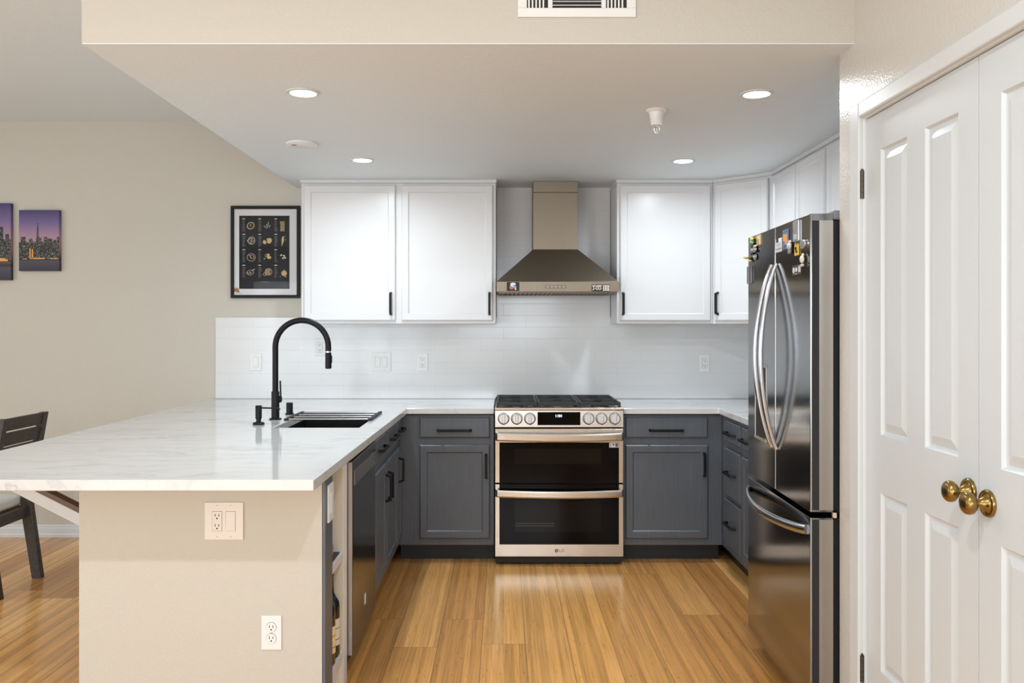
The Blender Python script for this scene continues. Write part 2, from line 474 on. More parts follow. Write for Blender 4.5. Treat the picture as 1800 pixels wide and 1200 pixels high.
def knob(door, y, z):
    bm = new(); x = XP + .010
    lathe(bm, [(.0, 0), (.033, 0), (.0335, -.004), (.031, -.008), (.026, -.009), (.0235, -.0065), (.018, -.010), (.0125, -.020), (.0095, -.024), (.0095, -.032), (.012, -.034),
               (.020, -.036), (.0255, -.042), (.027, -.049), (.0255, -.056), (.021, -.061), (.012, -.0635), (0, -.064)], 32, (x, y, z), 'X')
    o = obj('door_knob', bm, M['brass'], door, smooth=True); o['label'] = 'antique brass knob'
    s = new(); lathe(s, [(0, 0), (.0032, 0), (.0032, -.002), (0, -.0022)], 10, (x - .0128, y - .017, z - .003), 'X')
    obj('set_screw', s, M['slot'], o)
def hinge(door, y, z0, z1):
    bm = new(); h = z1 - z0
    for k in range(5):
        lathe(bm, [(0, 0), (.0065, 0), (.0065, h / 5 - .001), (0, h / 5 - .001)], 12, (XP - .006, y, z0 + k * h / 5))
    bx(bm, XP - .0035, XP - .0015, y - .004, y + .014, z0, z1)
    lathe(bm, [(0, 0), (.004, 0), (.004, .004), (0, .006)], 10, (XP - .006, y, z1))
    o = obj('hinge', bm, M['bronze'], door); o['label'] = 'dark bronze hinge'
d1 = door_leaf('door_1', 2.0875, DY1); d2 = door_leaf('door_2', DY0, 2.0845)
knob(d1, 2.127, .997); knob(d2, 2.043, .984)
hinge(d1, 2.727, 1.816, 1.906); hinge(d1, 2.727, .272, .358)

# baseboards
def baseboard(name, pts, x0, x1, y, s):
    bm = new()
    prof = [(0, 0), (.018, 0), (.018, .018), (.013, .026), (.012, .058), (.009, .064), (.009, .074), (.004, .082), (0, .082)]
    prism(bm, prof, lambda u, v, d: (d, y - u * s, v), x0, x1)
    return struct(name, bm, M['trim'])
baseboard('baseboard_back', None, XL, -1.484, YB - .0005, 1)

# peninsula half wall, its grey end panel
PX0, PX1, PY0, PY1 = -1.482, -.622, 2.98, 3.10
bm = new(); bx(bm, PX0, PX1 - .012, PY0, PY1, 0, .886); bx(bm, PX0, PX0 + .11, PY1, YB, 0, .886)
struct('wall_peninsula', bm, M['wall'])
bm = new(); bx(bm, PX1 - .0115, PX1, PY0 + .001, PY1 + .004, 0, .887); struct('trim_2', bm, M['grey_cab'], bevel=.001)

# tiled backsplash
bm = new()
YT = YB - .01
for (x0, x1, z0, z1) in ((-1.926, -.045, .926, 1.468), (-.045, .713, .926, ZC), (.713, XR - .001, .926, 1.468)):
    bx(bm, x0, x1, YT, YB - .0005, z0, z1)
bx(bm, XR - .01, XR - .0005, 3.8, YT, .926, 1.44)
bs = struct('backsplash', bm, M['tile'])

# ------------------------------------------------------------------ cabinets
def rect_loop(bm, x0, x1, z0, z1, y): return [bm.verts.new((x0, y, z0)), bm.verts.new((x1, y, z0)), bm.verts.new((x1, y, z1)), bm.verts.new((x0, y, z1))]
def panel(bm, x0, x1, z0, z1, yb=-.0005, yf=-.02, frame=.042, rec=.008, slab=False):
    L = [rect_loop(bm, x0, x1, z0, z1, yb), rect_loop(bm, x0, x1, z0, z1, yf + .006), rect_loop(bm, x0 + .006, x1 - .006, z0 + .006, z1 - .006, yf)]
    if not slab:
        L.append(rect_loop(bm, x0 + frame, x1 - frame, z0 + frame, z1 - frame, yf))
        L.append(rect_loop(bm, x0 + frame + .007, x1 - frame - .007, z0 + frame + .007, z1 - frame - .007, yf + rec))
    bm.faces.new(L[0][::-1]); bm.faces.new(L[-1])
    for p, q in zip(L, L[1:]):
        for e in range(4): bm.faces.new((p[e], p[(e + 1) % 4], q[(e + 1) % 4], q[e]))
def pull_bm(cx, cz, length, vert, yf=-.02):
    a = length / 2; wd = .0075
    P = [(-a, 0), (-a + .010, -.031), (a - .010, -.031), (a, 0), (a - .013, 0), (a - .020, -.021), (-a + .020, -.021), (-a + .013, 0)]
    bm = new()
    fn = (lambda u, v, d: (cx + d, yf + v - .0004, cz + u)) if vert else (lambda u, v, d: (cx + u, yf + v - .0004, cz + d))
    # U outline built from three convex pieces
    for q in ((0, 1, 6, 7), (1, 2, 5, 6), (2, 3, 4, 5)):
        prism(bm, [P[i] for i in q], fn, -wd, wd)
    bmesh.ops.remove_doubles(bm, verts=bm.verts[:], dist=1e-5)
    return bm
def cabinet(name, label, cat, loc, rotz, w, d, z0, z1, fronts, m, toe=None, group=None, hollow=False):
    """front face frame at local y=0, facing -y; fronts: (kind, x0, x1, z0, z1, (handle x, z, length, vertical) or None)"""
    t = thing(name, label, cat, loc, rotz, group)
    bm = new()
    if hollow:
        for q in ((.0005, w - .0005, 0, .02, z0, z1), (.0005, .016, .02, d, z0, z1), (w - .016, w - .0005, .02, d, z0, z1), (.016, w - .016, .02, d, z0, z0 + .016), (.016, w - .016, d - .01, d, z0 + .016, z1)): bx(bm, *q)
    else: bx(bm, .0005, w - .0005, 0, d, z0, z1)
    obj('cabinet_body', bm, m, t, .0015, world=False)
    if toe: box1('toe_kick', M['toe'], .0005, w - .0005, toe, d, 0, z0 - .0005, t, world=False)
    for kind, x0, x1, a, b, h in fronts:
        bm = new(); panel(bm, x0, x1, a, b, slab=(kind == 'drawer'))
        f = obj(kind, bm, m, t, world=False)
        if h:
            p = obj('pull_handle', pull_bm(h[0], h[1], h[2], h[3]), M['black'], f, .001, world=False, seg=1); p['label'] = 'matte black bar pull'
    return t
R90 = PI / 2
XF = -.625          # face frame of the peninsula run (faces +X)
G = 'charcoal base cabinets'
cabinet('base_cabinet', 'charcoal sink base cabinet with two doors beside the dishwasher', 'cabinet', (XF, 4.025, 0), R90, .865, .58, .105, .882,
        [('drawer', .018, .388, .747, .866, (.19, .806, .20, False)), ('drawer', .412, .85, .747, .866, (.61, .806, .20, False)),
         ('door', .018, .388, .147, .704, (.36, .578, .15, True)), ('door', .412, .85, .147, .704, (.445, .578, .15, True))], M['grey_cab'], .07, G, True)
cabinet('base_cabinet', 'narrow charcoal cabinet in the left inside corner, beyond the sink base', 'cabinet', (XF, 4.8905, 0), R90, .819, .58, .105, .882,
        [('drawer', .012, .185, .747, .866, (.085, .806, .15, False)), ('door', .012, .185, .147, .704, (.045, .578, .15, True))], M['grey_cab'], .07, G)
YF = 5.092
xa = -.6235
cabinet('base_cabinet', 'charcoal cabinet with one drawer and one door left of the range', 'cabinet', (xa, YF, 0), 0, -.056 - xa, .616, .105, .882,
        [('drawer', -.499 - xa, -.081 - xa, .747, .868, (-.292 - xa, .792, .21, False)), ('door', -.499 - xa, -.081 - xa, .147, .704, (-.103 - xa, .578, .15, True))], M['grey_cab'], .09, G)
xb = .713; XRF = 1.305
cabinet('base_cabinet', 'charcoal cabinet with one drawer and one door right of the range', 'cabinet', (xb, YF, 0), 0, XRF - xb, .616, .105, .882,
        [('drawer', .726 - xb, 1.214 - xb, .747, .868, (.968 - xb, .792, .21, False)), ('door', .726 - xb, 1.216 - xb, .147, .704, (1.192 - xb, .588, .15, True))], M['grey_cab'], .09, G)
# right run faces -X: local x runs towards the camera
cabinet('drawer_cabinet', 'charcoal cabinet of three stacked drawers in the right inside corner', 'cabinet', (XRF + .001, 5.709, 0), -R90, 1.079, .63, .105, .882,
        [('drawer', .735, 1.06, .747, .864, (.90, .800, .18, False)), ('drawer', .735, 1.06, .437, .706, (.90, .575, .18, False)), ('drawer', .735, 1.06, .147, .412, (.90, .285, .18, False))], M['grey_cab'], .07, G)
cabinet('base_cabinet', 'charcoal cabinet with drawer over door half hidden behind the refrigerator', 'cabinet', (XRF + .001, 4.629, 0), -R90, .82, .63, .105, .882,
        [('drawer', .012, .40, .747, .864, (.13, .800, .18, False)), ('drawer', .42, .81, .747, .864, (.61, .800, .18, False)),
         ('door', .012, .40, .147, .704, (.36, .588, .15, True)), ('door', .42, .81, .147, .704, (.46, .588, .15, True))], M['grey_cab'], .07, G)

# upper cabinets
YU = 5.388; ZB, ZT = 1.426, 2.312
GU = 'white upper cabinets'
xu = -1.276
cabinet('upper_cabinet', 'white two door upper cabinet left of the range hood', 'cabinet', (xu, YU, 0), 0, 1.228, .3205, ZB, ZT,
        [('door', .019, .596, ZB + .018, ZT - .014, (.568, 1.552, .148, True)), ('door', .634, 1.209, ZB + .018, ZT - .014, (1.188, 1.552, .148, True))], M['white_cab'], None, GU)
xu = .716
cabinet('upper_cabinet', 'white single door upper cabinet right of the range hood', 'cabinet', (xu, YU, 0), 0, .605, .3205, ZB, ZT,
        [('door', .018, .588, ZB + .018, ZT - .014, (.036, 1.552, .148, True))], M['white_cab'], None, GU)
# diagonal corner cabinet
cw = math.hypot(1.612 - 1.3225, YU - 5.105)
t = thing('corner_cabinet', 'white corner upper cabinet with its door set at an angle', 'cabinet', (1.3225, YU, 0), -PI / 4, GU)
bm = new(); s = [(1.3225, YU), (1.612, 5.1), (XR - .012, 5.1), (XR - .012, YT - .001), (1.3225, YT - .001)]
hexa(bm, [(x, y, ZB) for x, y in s], [(x, y, ZT) for x, y in s]); obj('cabinet_body', bm, M['white_cab'], t)
bm = new(); panel(bm, .022, cw - .022, ZB + .018, ZT - .014); dd = obj('door', bm, M['white_cab'], t, world=False)
o = obj('pull_handle', pull_bm(.048, 1.552, .148, True), M['black'], dd, .001, world=False, seg=1); o['label'] = 'matte black bar pull'
cabinet('upper_cabinet', 'white two door upper cabinet on the right wall beside the corner', 'cabinet', (1.612, 5.098, 0), -R90, .868, .32, ZB, ZT,
        [('door', .016, .428, ZB + .018, ZT - .014, (.395, 1.552, .148, True)), ('door', .446, .852, ZB + .018, ZT - .014, (.48, 1.552, .148, True))], M['white_cab'], None, GU)
cabinet('upper_cabinet', 'short white upper cabinet over the refrigerator', 'cabinet', (1.612, 4.2285, 0), -R90, 1.25, .32, 1.90, ZT,
        [('door', .016, .616, 1.915, ZT - .014, None), ('door', .634, 1.234, 1.915, ZT - .014, None)], M['white_cab'], None, GU)
# crown strips over the uppers
bm = new()
for (x0, x1) in ((-1.282, -.044), (.711, 1.322)):
    bx(bm, x0, x1, YU - .012, YB - .012, ZT + .0005, ZC - .0005)
hexa(bm, [(1.322, YU - .012, ZT + .0005), (1.6035, 5.098, ZT + .0005), (1.64, 5.12, ZT + .0005), (1.33, YU + .02, ZT + .0005)],
         [(1.322, YU - .012, ZC - .0005), (1.6035, 5.098, ZC - .0005), (1.64, 5.12, ZC - .0005), (1.33, YU + .02, ZC - .0005)])
bx(bm, 1.6, XR - .001, 2.97, 5.1, ZT + .0005, ZC - .0005)
struct('trim_3', bm, M['white_cab'], bevel=.002)

# ------------------------------------------------------------------ countertops
CT0, CT1 = .889, .924
SX0, SX1, SY0, SY1 = -1.105, -.692, 4.083, 4.765
bm = new()
gridsolid(bm, [-1.965, SX0, SX1, -.585, -.056], [2.691, SY0, SY1, 5.06, YT - .0005],
          lambda x, y: (x < -.585 or y > 5.06) and not (SX0 < x < SX1 and SY0 < y < SY1), CT0, CT1)
for v in bm.verts:
    if abs(v.co.x + .585) < 1e-4: v.co.x = -.599 + (v.co.y - 2.691) / (5.06 - 2.691) * .027
    if abs(v.co.x + .599) < 1e-3 and v.co.y < 2.7: v.co.y = 2.691
tag(obj('countertop', bm, M['quartz'], None, .003), 'white veined quartz countertop forming the peninsula and left corner', 'countertop')
bm = new()
gridsolid(bm, [.7125, 1.278, XR - .011], [3.80, 5.06, YT - .0005], lambda x, y: x > 1.278 or y > 5.06, CT0, CT1)
tag(obj('countertop', bm, M['quartz'], None, .003), 'white quartz countertop between the range and the refrigerator', 'countertop')

# sink
t = thing('sink', 'black undermount sink set into the peninsula countertop', 'sink', (-.9, 4.42, .65))
bm = new(); z0 = .68; th = .012
bx(bm, SX0 - th, SX1 + th, SY0 - th, SY1 + th, z0 - th, z0)
bx(bm, SX0 - th, SX0, SY0 - th, SY1 + th, z0, CT0 - .001); bx(bm, SX1, SX1 + th, SY0 - th, SY1 + th, z0, CT0 - .001)
bx(bm, SX0, SX1, SY0 - th, SY0, z0, CT0 - .001); bx(bm, SX0, SX1, SY1, SY1 + th, z0, CT0 - .001)
bx(bm, SX0 + .001, SX1 - .001, SY1 - .005, SY1 - .001, z0, CT1 - .004)
obj('basin', bm, M['sink'], t)
bm = new(); lathe(bm, [(0, 0), (.045, 0), (.045, .004), (.03, .002), (0, .002)], 24, (-.9, 4.42, z0)); obj('drain', bm, M['black'], t)
# roll-up drying rack over the far end of the sink
t = thing('drying_rack', 'black roll-up drying rack of steel rods over far end of the sink', 'rack', (-.9, 4.69, CT1))
for k in range(4):
    y = (4.40, 4.51, 4.62, 4.73)[k]
    bm = new(); sweep(bm, [(SX0 - .012, y, CT1 + .006), (SX1 + .008, y, CT1 + .006)], .0058, .0055, n=10)
    obj('rod', bm, M['rod'], t, smooth=True)
for x0, x1 in ((SX0 - .022, SX0 - .002), (SX1 - .004, SX1 + .016)):
    bm = new(); bx(bm, x0, x1, 4.375, 4.755, CT1 + .0003, CT1 + .0125)
    obj('end_cap', bm, M['rubber'], t, .003)
# faucet
fx, fy = -1.188, 4.445
t = thing('faucet', 'matte black gooseneck pull-down kitchen faucet behind the sink', 'faucet', (fx, fy, CT1))
bm = new(); lathe(bm, [(0, 0), (.031, 0), (.031, .006), (.0205, .009), (.0205, .142), (.019, .146), (0, .146)], 28, (fx, fy, CT1 + .0003)); obj('base', bm, M['black'], t, smooth=True)
bm = new(); Rr = .138; zc = 1.302
pts = [(fx, fy, CT1 + .14), (fx, fy, zc)] + [(fx + Rr - Rr * math.cos(a), fy, zc + Rr * math.sin(a)) for a in [PI * k / 28 for k in range(1, 29)]] + [(fx + 2 * Rr, fy, zc - .022)]
sweep(bm, pts, .0152, .0152, up=(0, 1, 0), n=18); obj('spout', bm, M['black'], t, smooth=True)
hx = fx + 2 * Rr
bm = new(); lathe(bm, [(0, 0), (.0125, 0), (.0125, .007), (0, .007)], 20, (hx, fy, zc - .0295)); o = obj('hose_collar', bm, M['chrome'], t, smooth=True); o['label'] = 'thin chrome collar'
bm = new(); lathe(bm, [(0, 0), (.0125, 0), (.0165, .004), (.016, .07), (.015, .084), (0, .084)], 24, (hx, fy, zc - .114)); sh = obj('spray_head', bm, M['black'], t, smooth=True)
box1('spray_button', M['rubber'], hx + .0145, hx + .0195, fy - .006, fy + .006, zc - .085, zc - .045, sh, .002)
bm = new(); lathe(bm, [(0, 0), (.016, 0), (.018, .004), (.018, .012), (.014, .015), (0, .015)], 22, (fx + .014, fy + .012, CT1 + .105), 'X')
sweep(bm, [(fx + .023, fy + .02, CT1 + .115), (fx + .017, fy + .03, CT1 + .20)], .0045, .0035, n=10)
obj('lever_handle', bm, M['black'], t, smooth=True)
# soap pump and air switch
sx, sy = -1.208, 4.21
t = thing('soap_dispenser', 'short black soap dispenser with thin spout left of the faucet', 'soap dispenser', (sx, sy, CT1))
bm = new(); lathe(bm, [(0, 0), (.028, 0), (.028, .008), (.024, .012), (.012, .013), (.012, .03), (0, .03)], 24, (sx, sy, CT1 + .0003)); obj('base', bm, M['black'], t, smooth=True)
bm = new(); lathe(bm, [(0, 0), (.0155, 0), (.0155, .062), (.013, .065), (0, .065)], 24, (sx, sy, CT1 + .03)); obj('pump_body', bm, M['black'], t, smooth=True)
bm = new(); sweep(bm, [(sx, sy, CT1 + .083), (sx + .098, sy, CT1 + .081), (sx + .106, sy, CT1 + .076)], .005, .004, n=10); obj('spout', bm, M['black'], t, smooth=True)
ax, ay = -1.178, 4.70
t = thing('air_switch', 'small round black button cap on the counter right of the faucet', 'air switch', (ax, ay, CT1))
bm = new(); lathe(bm, [(0, 0), (.0235, 0), (.0235, .006), (.019, .008), (0, .008)], 24, (ax, ay, CT1 + .0003)); obj('base', bm, M['black'], t, smooth=True)
bm = new(); lathe(bm, [(0, 0), (.018, 0), (.018, .054), (.0165, .057), (0, .057)], 24, (ax, ay, CT1 + .0083)); obj('cap', bm, M['black'], t, smooth=True)

# ------------------------------------------------------------------ dishwasher and wine shelf
t = thing('dishwasher', 'dark stainless dishwasher built into the peninsula', 'dishwasher', (-.9, 3.72, 0))
WY0, WY1 = 3.415, 4.017
box1('tub', M['rubber'], -1.22, -.640, WY0 + .004, WY1 - .002, .03, .872, t)
bm = new(); bx(bm, -.638, -.603, WY0, WY1, .088, .868); dr = obj('door', bm, M['dw_steel'], t, .004)
box1('door_edge', M['side_steel'], -.632, -.6055, WY0 - .0015, WY0 - .0002, .092, .864, dr)
box1('pocket_handle', M['recess_sheen'], -.6028, -.6012, WY0 + .035, WY1 - .02, .765, .823, dr, .0005)  # pocket handle; its lighter tone is a light reflection put into the colour
box1('badge', M['plastic'], -.6028, -.6018, 3.70, 3.735, .20, .245, dr)
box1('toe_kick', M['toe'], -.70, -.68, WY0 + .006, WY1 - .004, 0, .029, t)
box1('foot', M['rubber'], -.8, -.76, WY0 + .1, WY1 - .1, 0, .029, t)

t = thing('wine_shelf', 'cream open wine shelf between the half wall and the dishwasher', 'shelf', (-.8, 3.25, 0))
SYa, SYb = PY1 + .005, 3.40
box1('side_panel', M['cream'], -1.2, -.624, 3.312, 3.33, .0, .887, t)
box1('filler', M['white_cab'], -.642, -.622, 3.3305, 3.392, .0, .887, t, .001)
box1('side_panel', M['cream'], -1.2, -.6345, SYa, SYa + .012, .0, .887, t)
box1('back_panel', M['cream'], -1.215, -1.2, SYa, 3.33, .0, .887, t)
for zt, nm in ((.532, 0), (.152, 1)):
    sh = box1('shelf', M['white_cab'], -1.1995, -.624, SYa + .0125, 3.3115, zt - .03, zt, t, .001)
    box1('shelf_liner', M['toe'], -1.19, -.634, SYa + .014, 3.31, zt + .0002, zt + .002, sh)
box1('kick_panel', M['cream'], -.66, -.645, SYa + .0125, 3.3115, 0, .118, t)
def wine(y, label, lab, hue):
    x = -.662; z = .1545
    t = thing('wine_bottle', label, 'bottle', (x, y, z), 0, 'wine bottles on the low shelf')
    bm = new(); lathe(bm, [(0, .004), (.03, 0), (.0365, .004), (.0375, .01), (.0375, .185), (.034, .205), (.022, .225), (.0155, .24), (.0145, .30), (.016, .302), (.016, .315), (0, .316)], 28, (x, y, z)); obj('glass', bm, M['bottle'], t, smooth=True)
    bm = new(); n = 16
    lathe(bm, [(.0378, .045), (.038, .045), (.038, .145), (.0378, .145)], 28, (x, y, z), closed=True); lb = obj('paper_label', bm, M[lab], t, smooth=True)
    for k, (zz, hh) in enumerate(((.066, .0035), (.108, .003))):
        bm = new(); lathe(bm, [(.0381, zz), (.0383, zz), (.0383, zz + hh), (.0381, zz + hh)], 28, (x, y, z), closed=True)
        obj('label_print', bm, M[hue], lb)
wine(3.168, 'wine bottle with yellow label standing nearer the half wall', 'label_yellow', 'red_ink')
wine(3.255, 'wine bottle with cream label standing nearer the dishwasher', 'label_cream', 'grey_ink')
# small bowl-like glass on the middle shelf
t = thing('drinking_glass', 'clear stemless glass on the upper wine shelf', 'glass', (-.668, 3.165, .5345))
bm = new(); lathe(bm, [(0, .0), (.026, 0), (.036, .03), (.037, .05), (.03, .085), (.0285, .085), (.0355, .05), (.0345, .03), (.025, .004), (0, .004)], 28, (-.668, 3.165, .5345))
g = mat('clear glass', (.95, .95, .95), .02, trans=1.0); obj('glass', bm, g, t, smooth=True)

# ------------------------------------------------------------------ range
RX0, RX1, RY = -.0505, .7065, 5.02
rc = (RX0 + RX1) / 2
t = thing('range', 'stainless double oven gas range between the grey cabinets', 'range', (rc, 5.35, 0))
bm = new(); bx(bm, RX0, RX1, RY + .045, 5.70, .03, .90); obj('body', bm, M['rubber'], t)
for xx in (RX0 + .05, RX1 - .05):
    for yy in (RY + .09, 5.64):
        bm = new(); lathe(bm, [(0, 0), (.018, 0), (.018, .03), (0, .03)], 12, (xx, yy, 0)); obj('foot', bm, M['rubber'], t)
box1('kick_plate', M['rubber'], RX0 + .004, RX1 - .004, RY + .03, RY + .044, .012, .052, t)
# control panel, slightly raked
bm = new()
hexa(bm, [(RX0, RY, .815), (RX1, RY, .815), (RX1, RY + .06, .815), (RX0, RY + .06, .815)], [(RX0, RY + .004, .915), (RX1, RY + .004, .915), (RX1, RY + .06, .915), (RX0, RY + .06, .915)])
cp = obj('control_panel', bm, M['steel'], t, .002)
bm = new(); bx(bm, RX0 + .251, RX1 - .254, RY - .0015, RY + .004, .828, .905); ds = obj('display', bm, M['blackglass'], cp, .001)
obj('clock_digits', text_front('1101', .022, .325, RY - .0022, .882), M['led'], ds)
for px in (885.3, 908.4, 931.4, 1034.6, 1057.5, 1080.6):
    X = (px - CX) * RY / F; Z = .866
    bm = new(); lathe(bm, [(0, 0), (.0345, 0), (.0345, -.0015), (0, -.0015)], 28, (X, RY - .0003, Z), 'Y'); obj('knob_bezel', bm, M['slot'], cp)
    bm = new(); lathe(bm, [(0, -.0015), (.0315, -.0015), (.0315, -.004), (.0285, -.007), (.0275, -.009), (.0265, -.026), (.025, -.028), (0, -.028)], 28, (X, RY - .0005, Z), 'Y')
    kn = obj('knob', bm, M['knob'], cp, smooth=True)
    bm = new(); bx(bm, X - .0075, X + .0075, RY - .038, RY - .0275, Z - .026, Z + .026); kg = obj('knob_grip', bm, M['knob'], kn, .003)
    box1('knob_mark', M['slot'], X - .006, X + .006, RY - .033, RY - .0275, Z - .032, Z - .0265, kn)
box1('trim_lip', M['steel'], RX0 - .001, RX1 + .001, RY - .006, RY + .06, .917, .931, t, .003)
# cooktop
box1('cooktop', M['steel'], RX0, RX1, RY + .061, 5.655, .9005, .920, t, .003)
box1('rear_vent', M['black'], RX0, RX1, 5.657, 5.705, .9005, .94, t, .002)
for (bxx, byy, r) in ((.07, 5.2, .05), (.07, 5.49, .04), (rc, 5.35, .055), (.586, 5.2, .055), (.586, 5.49, .04)):
    bm = new(); lathe(bm, [(0, 0), (r, 0), (r, .008), (r * .8, .01), (r * .8, .017), (0, .019)], 24, (bxx, byy, .9202)); obj('burner', bm, M['cast'], t, smooth=True)
for gx0, gx1 in ((RX0 + .008, RX0 + .252), (RX0 + .256, RX1 - .256), (RX1 - .252, RX1 - .008)):
    bm = new(); z0, z1 = .9205, .957; y0, y1 = RY + .066, 5.645; b = .014
    gc = (gx0 + gx1) / 2
    zb = .938
    bx(bm, gx0, gx1, y0, y0 + b, zb, z1); bx(bm, gx0, gx1, y1 - b, y1, zb, z1)
    bx(bm, gx0, gx0 + b, y0 + b, y1 - b, zb, z1); bx(bm, gx1 - b, gx1, y0 + b, y1 - b, zb, z1)
    ym = (y0 + y1) / 2; bx(bm, gx0 + b, gx1 - b, ym - .006, ym + .006, .942, z1)
    for yc in ((y0 + ym) / 2, (y1 + ym) / 2):
        for k in range(4):
            a = PI / 4 + k * PI / 2; dx, dy = math.cos(a), math.sin(a)
            sweep(bm, [(gc + dx * .035, yc + dy * .035, .951), (gc + dx * .11, yc + dy * .125, .951)], .0045, .006, square=True)
        bx(bm, gx0 + b, gc - .035, yc - .005, yc + .005, .944, z1 + .003); bx(bm, gc + .035, gx1 - b, yc - .005, yc + .005, .944, z1 + .003)
    for xx in (gx0, gx1 - b):
        for yy in (y0, y1 - b): bx(bm, xx, xx + b, yy, yy + b, z0, zb)
    obj('grate', bm, M['cast'], t, .002)
def handle_bar(parent, z, x0, x1, y, bow, hw, m):
    bm = new(); n = 20
    pts = []
    for u in [0, .004, .012] + [.012 + .976 * k / n for k in range(1, n)] + [.988, .996, 1]:
        s = .72 * min(1, u / .012, (1 - u) / .012) ** .6 + .28 * math.sin(PI * u)
        pts.append((x0 + (x1 - x0) * u, y - bow * s, z - .006 * math.sin(PI * u)))
    sweep(bm, pts, .009, hw, square=True)
    return obj('handle', bm, m, parent, smooth=False, bevel=.002)
up = new(); bx(up, RX0, RX1, RY, RY + .043, .488, .807); ud = obj('oven_door', up, M['steel'], t, .003)
box1('oven_glass', M['blackglass'], -.024, .679, RY - .0016, RY + .0005, .4885, .727, ud)
box1('inner_window', M['innerglass'], .066, .575, RY - .0022, RY - .0017, .60, .69, ud)
handle_bar(ud, .763, RX0 + .008, RX1 - .008, RY - .002, .046, .0235, M['steel'])
ec = box1('energy_label', M['plastic'], .622, .677, RY - .0021, RY - .0017, .697, .725, ud)
bm = new()
for (a, b, c, d) in ((.628, .631, .703, .72), (.642, .652, .708, .718), (.658, .673, .7, .722)): bx(bm, a, b, RY - .0024, RY - .0022, c, d)
obj('label_print', bm, M['grey_ink'], ec)
lo = new(); bx(lo, RX0, RX1, RY, RY + .043, .054, .480); ld = obj('oven_door', lo, M['steel'], t, .003)
box1('oven_glass', M['blackglass'], -.024, .679, RY - .0016, RY + .0005, .1265, .4795, ld)
box1('inner_window', M['innerglass'], .066, .575, RY - .0022, RY - .0017, .20, .385, ld)
bm = new()
for z in (.25, .236): bx(bm, .072, .30, RY - .0026, RY - .0023, z, z + .0022)
obj('rack_wire', bm, mat('dim oven rack wire', (.10, .10, .10), .3, metal=.8), ld)
handle_bar(ld, .432, RX0 + .008, RX1 - .008, RY - .002, .046, .0215, M['steel'])
bm = text_front('LG', .024, .342, RY - .0007, .089)
lathe(bm, [(0, 0), (.0105, 0), (.0105, -.0006), (0, -.0006)], 24, (.312, RY - .0002, .0895), 'Y')
lg = obj('emblem', bm, mat('grey emblem', (.16, .145, .13), .4, metal=.5), ld)
bm = new(); bx(bm, .311, .313, RY - .0012, RY - .0009, .086, .095); bx(bm, .311, .3165, RY - .0012, RY - .0009, .085, .0868)
obj('emblem_mark', bm, M['steel'], lg)

# ------------------------------------------------------------------ range hood
HX0, HX1, HY = -.0425, .7055, 5.225
hc_ = (HX0 + HX1) / 2
t = thing('range_hood', 'stainless chimney range hood above the gas range', 'range hood', (hc_, 5.5, 1.616))
YW = YT - .001
bm = new(); bx(bm, HX0, HX1, HY, YW, 1.620, 1.684); lip = obj('lip', bm, M['steel_hood'], t, .002)
ux0, ux1, uy = hc_ - .145, hc_ + .145, 5.435
bm = new(); hexa(bm, [(HX0, HY, 1.6845), (HX1, HY, 1.6845), (HX1, YW, 1.6845), (HX0, YW, 1.6845)], [(ux0, uy, 1.897), (ux1, uy, 1.897), (ux1, YW, 1.897), (ux0, YW, 1.897)])
obj('canopy', bm, M['steel_hood'], t, .002)
box1('chimney', M['steel_hood'], hc_ - .142, hc_ + .142, uy + .003, YW, 1.8975, 2.262, t, .002)
box1('chimney_sleeve', M['steel_hood'], hc_ - .1415, hc_ + .1415, uy + .006, YW, 2.2635, ZC - .001, t, .001)
bm = new(); bx(bm, HX0 + .012, HX1 - .012, HY + .03, YW - .02, 1.614, 1.6195)
fl = obj('filter_panel', bm, M['steel_hood'], t)
bm = new()
for k in range(24):
    x = HX0 + .05 + k * .0275; bx(bm, x, x + .012, HY + .025, YW - .05, 1.6132, 1.6139)
obj('filter_slots', bm, M['slot'], fl)
bm = new(); bx(bm, .255, .385, HY - .0012, HY + .001, 1.640, 1.663); bt = obj('button_strip', bm, mat('button strip', (.16, .135, .11), .4, metal=1.0), lip)
for k in range(5):
    box1('button', M['hoodbtn'], .264 + k * .024, .279 + k * .024, HY - .003, HY - .0012, 1.645, 1.658, bt, .001)
# stickers on the lip
st = box1('sticker', M['slot'], .020, .097, HY - .0008, HY - .0001, 1.6255, 1.680, lip); st['label'] = 'black sticker with a white oval and red and blue picture'
bm = new(); lathe(bm, [(0, 0), (1, 0), (1, -.0004), (0, -.0004)], 24, (0, 0, 0), 'Y'); bm.transform(Matrix.Translation((.0585, HY - .0009, 1.668)) @ Matrix.Diagonal((.017, 1, .0085, 1))); obj('sticker_oval', bm, M['white_ink'], st)
for (cx, cz, rx, rz, col) in ((.048, 1.646, .013, .009, (.75, .10, .05)), (.052, 1.654, .012, .006, (.8, .8, .82)), (.070, 1.650, .010, .009, (.15, .40, .62)), (.074, 1.637, .006, .005, (.7, .6, .62)), (.045, 1.640, .008, .005, (.6, .08, .05))):
    bm = new(); lathe(bm, [(0, 0), (1, 0), (1, -.0003), (0, -.0003)], 14, (0, 0, 0), 'Y'); bm.transform(Matrix.Translation((cx, HY - .0009 - random.random() * .0004, cz)) @ Matrix.Rotation(.5, 4, 'Y') @ Matrix.Diagonal((rx, 1, rz, 1)))
    obj('sticker_picture', bm, mat('sticker ink', col, .4), st)
sx0 = (990 + 815 / 16.36 - CX) * HY / F; sx1 = (990 + 1340 / 16.36 - CX) * HY / F
sz1 = HC - (485 + 245 / 16.36 - CY) * HY / F; sz0 = HC - (485 + 440 / 16.36 - CY) * HY / F
st = box1('sticker', M['slot'], sx0, sx1, HY - .0008, HY - .0001, sz0, sz1, lip); st['label'] = 'black sticker with cream figures and a small grid'
bm = new()
U = lambda px: (990 + px / 16.36 - CX) * HY / F
